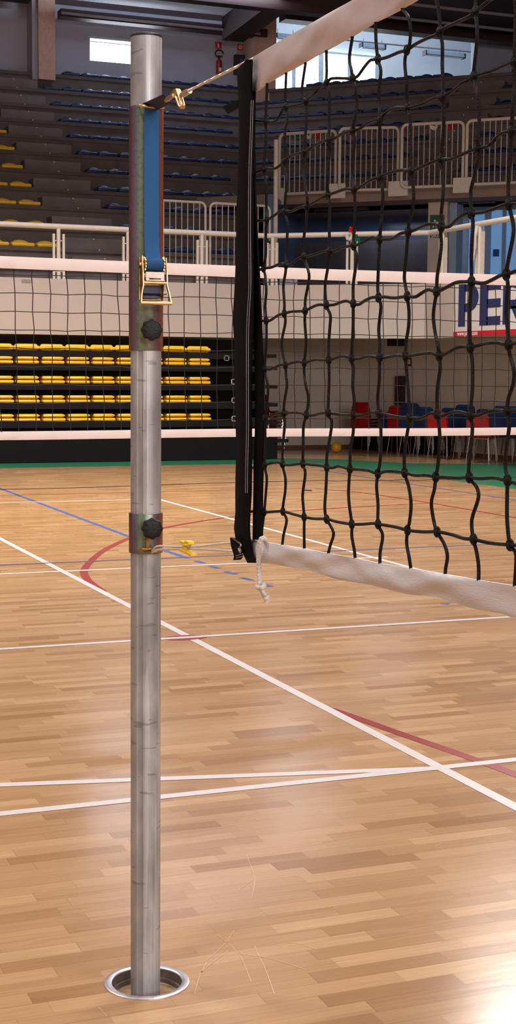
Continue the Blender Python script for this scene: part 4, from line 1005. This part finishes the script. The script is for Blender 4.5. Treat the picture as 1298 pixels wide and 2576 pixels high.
# ------------------------------------------------------------------ upper walls, windows, columns, beams
YW = 32.15
wx0, wx1 = 8.815, 10.36; wz0, wz1 = 8.31, 8.806
ax0, ax1 = 13.23, 18.56; azt = 9.77
mb = MB()
mb.bb(XL, wx0, YW, YW+.25, 7.4, 10.6); mb.bb(wx1, ax0, YW, YW+.25, 7.4, 10.6); mb.bb(wx0, wx1, YW, YW+.25, 7.4, wz0); mb.bb(wx0, wx1, YW, YW+.25, wz1, 10.6)
mb.bb(ax1, 24, YW, YW+.25, 7.4, 10.6); mb.bb(ax0, ax1, YW, YW+.25, azt, 10.6)
mb.build('wall_upper', m_wallup, smooth=False, kind='structure')
mb = MB(); mb.bb(wx0, wx1, YW+.1, YW+.13, wz0, wz1); w1 = mb.build('window_1', m_day, smooth=False, kind='structure')
mb = MB(); mb.bb(wx0-.02, wx1+.02, YW-.015, YW+.1, wz1-.02, wz1+.03); mb.bb(wx0, wx1, YW+.02, YW+.1, wz1-.09, wz1-.07); mb.bb(wx0-.03, wx0, YW-.015, YW+.1, wz0, wz1); mb.bb(wx1, wx1+.03, YW-.015, YW+.1, wz0, wz1); mb.build('window_frame', m_frame, w1, smooth=False)
# alcove with the strip window
YA = 35.6
mb = MB(); mb.bb(ax0-.2, ax1+3, YA, YA+.2, 7.6, 11.5); mb.bb(ax1+2.5, ax1+2.7, YW+.25, YA, 7.6, 11.5); mb.bb(ax0-.4, ax0-.2, YW+.25, YA, 7.6, 11.5); mb.build('wall_alcove', m_wallalc, smooth=False, kind='structure')
mb = MB(); mb.bb(ax0-.4, ax1+2.7, YW, YA+.2, 11.4, 11.6); mb.build('ceiling_alcove', m_wallalc, smooth=False, kind='structure')
mb = MB(); mb.bb(ax0-.4, ax1+2.7, YW-.05, YA+.2, 7.5, 7.7); mb.build('floor_alcove', m_concd, smooth=False, kind='structure')
wa, wb = aty(690, 140, YA)[0]-.3, aty(945, 140, YA)[0]; wt = aty(820, 139, YA)[2]+.02; wb_ = aty(820, 218, YA)[2]-.4
mb = MB(); mb.bb(wa, wb, YA-.05, YA-.03, wb_, wt); w2 = mb.build('window_2', m_day, smooth=False, kind='structure')
for x, hw in ((735, .055), (803, .07), (874, .05), (944, .06)):
    X = aty(x, 160, YA)[0]; mb = MB(); mb.bb(X-hw, X+hw, YA-.12, YA-.04, wb_, wt); mb.build('window_frame', m_frame, w2, smooth=False)
mb = MB(); mb.bb(wa, wb+.1, YA-.12, YA-.04, wt, wt+.06); mb.build('window_frame', m_frame, w2, smooth=False)
# three tube lamps on a rail in the alcove
YL = 33.6
lr_a, lr_b = aty(690, 84, YL), aty(1190, 131, YL)
mb = MB(); mb.cyl((lr_a[0]-.3, YL, lr_a[2]+.0), (lr_b[0], YL, lr_b[2]), .02, 8); tag(mb.build('lamp_rail', m_pipe), 'thin grey rail carrying the tube lamps in the bright alcove', 'rail')
for i, (xa, xb, y, l) in enumerate(((693, 742, 89, 'leftmost tube lamp in the bright alcove, by the brown column'), (908, 966, 113, 'middle tube lamp hanging in the bright alcove'), (1068, 1166, 132, 'rightmost tube lamp hanging in the bright alcove'))):
    a = aty(xa, y, YL); b = aty(xb, y+(xb-xa)*.08, YL); t = thing('tube_lamp', l, 'lamp', ((a[0]+b[0])/2, YL, (a[2]+b[2])/2)); L = (b[0]-a[0])/2
    mb = MB(); mb.prism([(-L, -.09, -.05), (-L, .09, -.05), (-L, .05, .05), (-L, -.05, .05)], (2*L, 0, 0)); mb.build('housing', M('lamp_grey%d' % i, (150, 170, 190), .5), t, smooth=False)
    mb = MB(); mb.cyl((-L+.03, -.02, -.07), (L-.03, -.02, -.07), .018, 8); mb.build('tube', m_fwhite, t)
    for s in (-1, 1): mb = MB(); mb.box((s*L, 0, -.02), (.03, .2, .12)); mb.build('end_cap', m_darkbox, t, smooth=False)
    mb = MB()
    for s in (-1, 1): mb.cyl((s*L*.8, 0, .04), (s*L*.8, 0, .16), .008, 6)
    mb.build('hanger', m_pipe, t)
# columns
a = aty(96, 190, 31.6); b = aty(138, 190, 31.6)
mb = MB(); mb.bb(a[0], b[0], 31.55, YW, 7.7, 10.6); mb.build('column_left', m_column, smooth=False, kind='structure')
mb = MB(); a2 = aty(80, 190, 31.7); mb.bb(a2[0], a[0], 31.65, YW, 7.7, 10.6); mb.build('column_left_side', m_wallup, smooth=False, kind='structure')
a = aty(636, 200, 31.5); b = aty(690, 200, 31.5)
mb = MB(); mb.bb(a[0], b[0], 31.4, YW, 7.4, 9.74); mb.build('column_right', m_column, smooth=False, kind='structure')
# ceiling and beams
mb = MB(); mb.bb(-10, 24, -10, 36.2, 11.8, 12.0); mb.build('ceiling', m_ceil, smooth=False, kind='structure')
zb1_ = aty(390, 62, 31.4)[2]
mb = MB(); mb.bb(7.95, 12.7, 31.3, 31.6, aty(138, 42, 31.4)[2]-.0, aty(138, 22, 31.4)[2]); mb.build('beam_wall', m_beam, smooth=False, kind='structure')
mb = MB(); zz = aty(300, 47, 31.25)[2]; mb.cyl((7.95, 31.25, zz), (12.5, 31.25, zz-.02), .03, 8); tag(mb.build('conduit_pipe', m_pipe), 'thin grey conduit along the dark beam above the small bright window', 'conduit')
mb = MB(); mb.bb(2, 7.3, 31.2, 31.6, 9.25, 10.6); mb.build('beam_wall', m_beam, smooth=False, kind='structure')
mb = MB(); mb.add([(7.95, 31.6, 9.35), (12.6, 31.6, 9.35), (12.6, 24.0, 10.0), (7.95, 24.0, 10.0)], [(0, 1, 2, 3)]); 
mb = MB(); mb.prism([(7.95, 31.55, 9.42), (12.75, 31.55, 9.42), (12.75, 31.55, 9.5), (7.95, 31.55, 9.5)], (0, -3.6, .55)); mb.build('ceiling_panel', m_ceilw, smooth=False, kind='structure')
pA_, pB_ = aty(300, -12, 28.2), aty(610, 16, 28.2)
mb = MB(); mb.bb(5.5, 13.2, 27.9, 28.2, pA_[2]-.02, pA_[2]+.5); mb.build('beam_purlin', m_beam, smooth=False, kind='structure')
def sbeam(name, p, q, w, h, m):
    p, q = np.array(p), np.array(q); d = q-p; d /= np.linalg.norm(d); s = np.cross(d, (0, 0, 1)); s /= np.linalg.norm(s); u = np.cross(s, d)
    mb = MB(); mb.prism([p-s*w/2-u*h/2, p+s*w/2-u*h/2, p+s*w/2+u*h/2, p-s*w/2+u*h/2], q-p); o = mb.build(name, m, smooth=False); o['kind'] = 'structure'; return o
e0 = aty(585, 75, 31.3); sbeam('beam_main', e0, (e0[0]-.4, 8, e0[2]+.9), .5, .5, m_beam)
sbeam('beam_brace', aty(648, 18, 31.2), aty(700, -30, 29), .3, .3, m_beam)
e1_ = aty(690, 22, 31.0); sbeam('beam_strip', e1_, aty(790, -40, 28.5), .12, .1, m_ceilw); e2_ = aty(705, 22, 30.8); sbeam('beam_strip', e2_, aty(800, -35, 28.3), .1, .08, m_pipe)
# red-brown roof boards on the right with pale pipes
zc0 = aty(690, 45, 31.3)[2]; zc1 = aty(690, 25, 31.3)[2]
mb = MB(); mb.bb(13.1, 24, 31.2, 31.6, zc0-.02, zc0+.16); mb.build('beam_wall', m_beam, smooth=False, kind='structure')
mb = MB(); mb.prism([(13.1, 31.5, zc0+.16), (24, 31.5, zc0+.16), (24, 31.5, zc0+.26), (13.1, 31.5, zc0+.26)], (0, -5.5, 1.0)); mb.build('ceiling_boards', m_beam, smooth=False, kind='structure')
for Y, pxy in ((30.3, (700, 12)), (29.3, (1100, 18)),):
    P = aty(*pxy, Y); mb = MB(); mb.cyl((13.4, Y, P[2]), (24, Y, P[2]), .035, 8); tag(mb.build('roof_pipe', m_pipe), ['pale pipe under the red roof boards, the lower of two', 'pale pipe under the red roof boards, the upper of two'][0 if Y > 30 else 1], 'pipe')
# shell of the hall behind the camera
mb = MB(); mb.bb(-10, 24, -9.6, -9.4, 0, 12); mb.build('wall_front', m_wall, smooth=False, kind='structure')
mb = MB(); mb.bb(-9.2, -9.0, -9.5, 36, 0, 12); mb.build('wall_left', m_wall, smooth=False, kind='structure')
mb = MB(); mb.bb(16.8, 17.0, -9.5, 8, 0, 12); mb.bb(23.8, 24, 8, 36, 0, 12); mb.build('wall_side', m_wall, smooth=False, kind='structure')

# extinguisher, hose cabinet and their signs on the upper wall
def wsign(name, label, x0, x1, y0, y1, fig):
    a = aty(x0, y0, YW); b = aty(x1, y1, YW); t = thing(name, label, 'sign', ((a[0]+b[0])/2, YW, (a[2]+b[2])/2)); w, h = (b[0]-a[0])/2, (a[2]-b[2])/2
    mb = MB(); mb.bb(-w, w, -.012, 0, -h*.45, h); mb.build('pictogram_plate', m_fred, t, smooth=False)
    mb = MB(); mb.bb(-w, w, -.010, 0, -h, -h*.5); mb.build('caption_plate', m_grey, t, smooth=False)
    mb = MB()
    if fig == 'ext': mb.bb(-w*.25, w*.25, -.016, -.011, -h*.3, h*.45); mb.bb(-w*.12, w*.12, -.016, -.011, h*.45, h*.75); mb.bb(-w*.4, w*.1, -.016, -.011, h*.6, h*.75)
    else:
        for r in (.6, .25):
            q = [(w*r*math.cos(s), -.014, h*.28+w*r*math.sin(s)) for s in np.linspace(0, 2*PI, 16, endpoint=False)]; mb.tube(q, w*.09, 5, closed=True)
    mb.build('pictogram', m_fwhite, t, smooth=False)
wsign('extinguisher_sign', 'small red fire extinguisher sign on the upper wall above an extinguisher', 541, 557, 105, 128, 'ext')
wsign('hose_sign', 'small red hose reel sign on the upper wall above a dark cabinet', 597, 611, 110, 134, 'hose')
P = aty(550, 187, YW-.07); Q = aty(550, 150, YW-.07); R_ = aty(558, 160, YW)[0]-aty(544, 160, YW)[0]
t = thing('fire_extinguisher', 'red fire extinguisher hanging on the upper wall below its sign', 'fire extinguisher', (P[0], YW-.1, P[2])); H_ = Q[2]-P[2]
mb = MB(); mb.lathe([(R_*.42, 0), (R_*.5, .01), (R_*.5, H_*.8), (R_*.4, H_*.92), (R_*.18, H_)], n=20); mb.build('cylinder_body', m_ext, t)
mb = MB(); mb.lathe([(.02, H_), (.025, H_+.02), (.02, H_+.06)], n=12); mb.box((.02, 0, H_+.07), (.12, .03, .03)); mb.build('valve', m_darkbox, t)
mb = MB(); mb.tube(spline([(.02, 0, H_+.05), (-.06, -.02, H_+.06), (-.10, -.02, H_+.13), (-.04, -.02, H_+.2), (.06, -.02, H_+.19), (.10, -.02, H_+.12)], 5), .012, 7); mb.build('hose', m_cap, t)
mb = MB(); mb.bb(-.03, .03, -R_*.5-.004, -R_*.45, H_*.15, H_*.4); mb.build('label_patch', m_fwhite, t, smooth=False)
a = aty(590, 138, YW-.07); b = aty(621, 190, YW-.07); t = thing('hose_cabinet', 'dark wall cabinet behind the top of the black net strap', 'cabinet', ((a[0]+b[0])/2, YW-.16, b[2])); w = (b[0]-a[0])/2; h = a[2]-b[2]
mb = MB(); mb.bb(-w, w, 0, .16, 0, h); mb.build('body', m_darkbox, t, smooth=False); mb = MB(); mb.bb(-w*.4, w*.2, -.01, 0, h*.45, h*.8); mb.build('window_pane', m_glassd, t, smooth=False)
mb = MB(); mb.cyl((w*.5, -.03, h*.72), (w*.5, 0, h*.72), .04, 10); mb.build('gauge', m_grey, t)

# fixtures on the lower right wall
wn_ = np.array([4.4, 1.07, 0]); wn_ /= np.linalg.norm(wn_); wd_ = np.array([wn_[1], -wn_[0], 0])
def wpx(x, y, d=0): return atpl(x, y, np.array((12.55, 26.3, 0))-wn_*d, wn_)
def wbox(name, x0, x1, y0, y1, d0, d1, m, parent=None):
    a = wpx(x0, (y0+y1)/2, 0); b = wpx(x1, (y0+y1)/2, 0); zt_ = wpx((x0+x1)/2, y0)[2]; zb_ = wpx((x0+x1)/2, y1)[2]
    a = a-wn_*d0; b = b-wn_*d0; mb = MB(); mb.prism([(a[0], a[1], zb_), (b[0], b[1], zb_), (b[0], b[1], zt_), (a[0], a[1], zt_)], -wn_*(d1-d0)); return mb.build(name, m, parent, smooth=False)
t = thing('hose_box', 'dark hose box on the beige wall above the stacked chairs', 'hose box', (0, 0, 0))
wbox('body', 1003, 1020, 946, 1020, 0, .1, m_darkbox, t); wbox('door', 1005, 1018, 952, 975, .1, .11, M('box_maroon', (84, 24, 32), .5), t)
t = thing('wall_sign', 'faint red framed sign on the beige wall above the hose box', 'sign', (0, 0, 0)); wbox('plate', 1024, 1036, 898, 922, 0, .01, M('sign_maroon', (132, 44, 50), .6), t); wbox('pictogram', 1027, 1033, 904, 916, .01, .014, m_wall, t)
t = thing('loudspeaker', 'small black loudspeaker under the cream parapet on the beige wall', 'loudspeaker', (0, 0, 0)); wbox('cabinet', 1004, 1022, 853, 871, .05, .3, m_cap, t); wbox('bracket', 1010, 1016, 858, 866, 0, .06, m_pipe, t); wbox('grille', 1006, 1020, 856, 868, .3, .31, m_darkbox, t)

# ------------------------------------------------------------------ stacked shell chairs
def chair(m):
    t = thing('shell_chair', '', 'chair')
    prof = [(.21, .425), (.20, .44), (.12, .437), (0, .428), (-.12, .43), (-.18, .46), (-.205, .53), (-.22, .62), (-.235, .70), (-.245, .765)]   # x forward, z up
    prof = [tuple(p) for p in spline([np.array(p) for p in prof], 3)]; N = len(prof); mb = MB(); secs = []
    for i, (x, z) in enumerate(prof):
        v = i/(N-1); hw = .215 if v < .45 else .215-.03*(v-.45)/.55
        if v > .93: hw -= .05*((v-.93)/.07)**2
        cup = .018 if v < .5 else .012
        q = []
        for side in (0, 1):
            for k in range(9):
                s = -1+2*k/8 if side == 0 else 1-2*k/8
                lift = cup*s*s
                if v < .5: px, pz_ = x, z+lift-(side*.006)
                else: px, pz_ = x+lift-(side*.006), z
                q.append((px, s*hw, pz_))
        secs.append(q)
    mb.loft(secs); mb.build('seat_shell', m, t)
    for sx in (-1, 1):
        for sy in (-1, 1):
            mb = MB(); mb.tube([(sx*.15-.01, sy*.16, .425), (sx*.19-.01, sy*.205, .0)], .009, 8); mb.build('leg', m_chrome, t)
    mb = MB()
    for sy in (-1, 1): mb.tube([(-.17, sy*.16, .418), (.15, sy*.16, .418)], .009, 8)
    mb.tube([(-.15, -.16, .418), (-.15, .16, .418)], .009, 8); mb.build('seat_frame', m_chrome, t)
    return t
ch = {'red': chair(m_redp), 'blue': chair(m_bluep)}; cu_ = {'red': 0, 'blue': 0}
def place(col, x, y, z, rz, label, group):
    o = ch[col] if not cu_[col] else copy_tree(ch[col]); cu_[col] = 1
    o.location = (x, y, z); o.rotation_euler = (0, 0, rz); tag(o, label, 'chair', group)
# (colour, pixel of the stack's floor centre, count, heading, description)
STK = [('red', 918, 1136, 4, .2, 'red stack by the yellow ball'), ('blue', 993, 1140, 1, .15, 'low spot right of the red stack by the ball'), ('red', 1012, 1142, 3, .1, 'red stack half hidden by a blue one'),
       ('blue', 1042, 1145, 4, .2, 'blue stack below the hose box'), ('blue', 1078, 1147, 3, .2, 'blue stack left of the middle red pair'), ('red', 1115, 1156, 2, .15, 'middle red pair with chrome legs'),
       ('blue', 1146, 1152, 3, .2, 'blue stack just right of the middle red pair'), ('blue', 1179, 1154, 4, .2, 'blue stack just left of the front red pair'), ('red', 1211, 1166, 2, .35, 'front red pair standing on the green border'),
       ('blue', 1233, 1158, 3, .25, 'blue stack just right of the front red pair'), ('blue', 1274, 1161, 4, .25, 'blue stack beside the rightmost stack'), ('blue', 1308, 1163, 4, .25, 'blue stack at the right edge of the photo')]
STK = [(c, x, y, n, r+.32, d) for c, x, y, n, r, d in STK]
posn = ['lowest chair', 'second chair', 'third chair', 'topmost chair']
for col, px, py, n, rz, d in STK:
    P = atz(px, py, 0)
    for k in range(n):
        pos = 'top chair' if k == n-1 else ('lowest chair' if k == 0 else posn[k])
        place(col, P[0]+.022*k*math.cos(rz), P[1]+.022*k*math.sin(rz), .062*k, rz, '%s plastic chair, %s of the %s' % (col, pos, d) if n > 1 else 'single blue plastic chair right of the red stack by the yellow ball', 'stacked chairs along the right wall')
P = np.array((10.45, 25.45))
for k in range(6): place('red', P[0]+.01*k, P[1], .062*k, .1, 'red plastic chair, %s of the stack behind the tribune end' % ['lowest', 'second', 'third', 'fourth', 'fifth', 'topmost'][k], 'red chairs behind the tribune')
# low dark board added for the dark area along the wall behind the chairs
pf_ = thing('dark_board', 'low black board added along the beige wall behind the stacked chairs', 'board', (0, 0, 0))
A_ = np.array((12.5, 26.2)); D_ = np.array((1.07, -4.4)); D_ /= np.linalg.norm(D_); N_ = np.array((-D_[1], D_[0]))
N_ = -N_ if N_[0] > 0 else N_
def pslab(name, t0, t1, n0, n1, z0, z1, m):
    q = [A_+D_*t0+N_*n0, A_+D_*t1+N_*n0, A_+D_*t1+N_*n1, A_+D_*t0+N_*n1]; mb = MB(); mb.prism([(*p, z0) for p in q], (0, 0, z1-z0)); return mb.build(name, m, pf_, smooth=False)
pslab('top_strip', .1, 3.0, .03, .12, .34, .40, m_tdeck); pslab('panel', .15, 2.95, .04, .10, .002, .34, m_tstand)
# ball
P = atz(846, 1139, 0); mb = MB(); rb = .1; mb.ball((0, 0, 0), rb, (1, 1, 1), 28, 18); o = mb.build('ball', m_ball); o.location = (P[0], P[1], rb); tag(o, 'yellow ball lying on the floor against the white wall', 'ball')

# ------------------------------------------------------------------ light
def area(name, loc, size, power, col=(1, 1, 1), rot=(0, 0, 0), spread=180, sy=None):
    L = bpy.data.lights.new(name, 'AREA'); L.energy = power; L.color = col; L.size = size; L.spread = math.radians(spread)
    if sy: L.shape = 'RECTANGLE'; L.size_y = sy
    o = bpy.data.objects.new(name, L); COL.objects.link(o); o.location = loc; o.rotation_euler = rot; return o
warm = (1, .95, .92)
for (x, y) in ((-3, 0), (4, 0), (-3, 7), (5, 7), (-1, 14), (6, 14)): area('assumed_hall_lamp', (x, y, 11.4), 1.6, (300 if y < 3 else 420) if y < 10 else 640, warm, spread=130)  # assumed ceiling lamps out of view, inferred from the bright court floor
for (x, y) in ((1.5, 18), (7.5, 17.5)): area('assumed_hall_lamp', (x, y, 11.4), 1.6, 520, warm, spread=95)  # more assumed lamps, added to brighten the far floor
area('assumed_hall_window', (3, -9.2, 5.0), 9, 1700, (1, .96, .95), (math.radians(90), 0, 0), sy=4)  # assumed daylight from behind the camera, no window is built there
_w = Vector((14.2, 20.9, 10.6)); _d = Vector((2.0, 3.0, 0))-_w; area('assumed_glare_light', _w, 3.2, 180, (1, .97, .96), _d.to_track_quat('-Z', 'Y').to_euler(), spread=90, sy=1.6)  # assumed source out of view, added and aimed for the floor glare at lower right
area('alcove_fill', (16.6, 33.6, 11.2), 4.5, 90, (.72, .86, 1), sy=2.5)  # added fill lamp, helps the strip window brighten the alcove walls
area('corridor_fill', (13.2, 25.6, 4.5), 1.6, 24, (.7, .82, 1), (0, 0, -.78), sy=.8)  # added bluish fill lamp, lifts the dark corridor wall
area('ceiling_fill', (10.3, 27.0, 9.2), 3.0, 900, (.7, .82, 1), (math.radians(150), 0, 0), sy=.6)  # added fill lamp aimed upwards, brightens the white ceiling panel
wd = bpy.data.worlds.new('world'); SC.world = wd; wd.use_nodes = True
wd.node_tree.nodes['Background'].inputs[0].default_value = (.55, .65, .85, 1); wd.node_tree.nodes['Background'].inputs[1].default_value = .15

# ------------------------------------------------------------------ camera
cd = bpy.data.cameras.new('camera'); cam = bpy.data.objects.new('camera', cd); COL.objects.link(cam)
cd.sensor_fit = 'VERTICAL'; cd.sensor_height = 36; cd.sensor_width = 36; cd.lens = 36*F/2576; cd.clip_start = .05; cd.clip_end = 200
m = Matrix.Identity(4)
for i in range(3): m[i][0] = RT[i]; m[i][1] = UP[i]; m[i][2] = -FW[i]; m[i][3] = CAM[i]
cam.matrix_world = m; SC.camera = cam
SC.view_settings.view_transform = 'Standard'; SC.view_settings.look = 'None'; SC.view_settings.exposure = -0.45; SC.view_settings.gamma = 1; SC.view_settings.use_curve_mapping = False
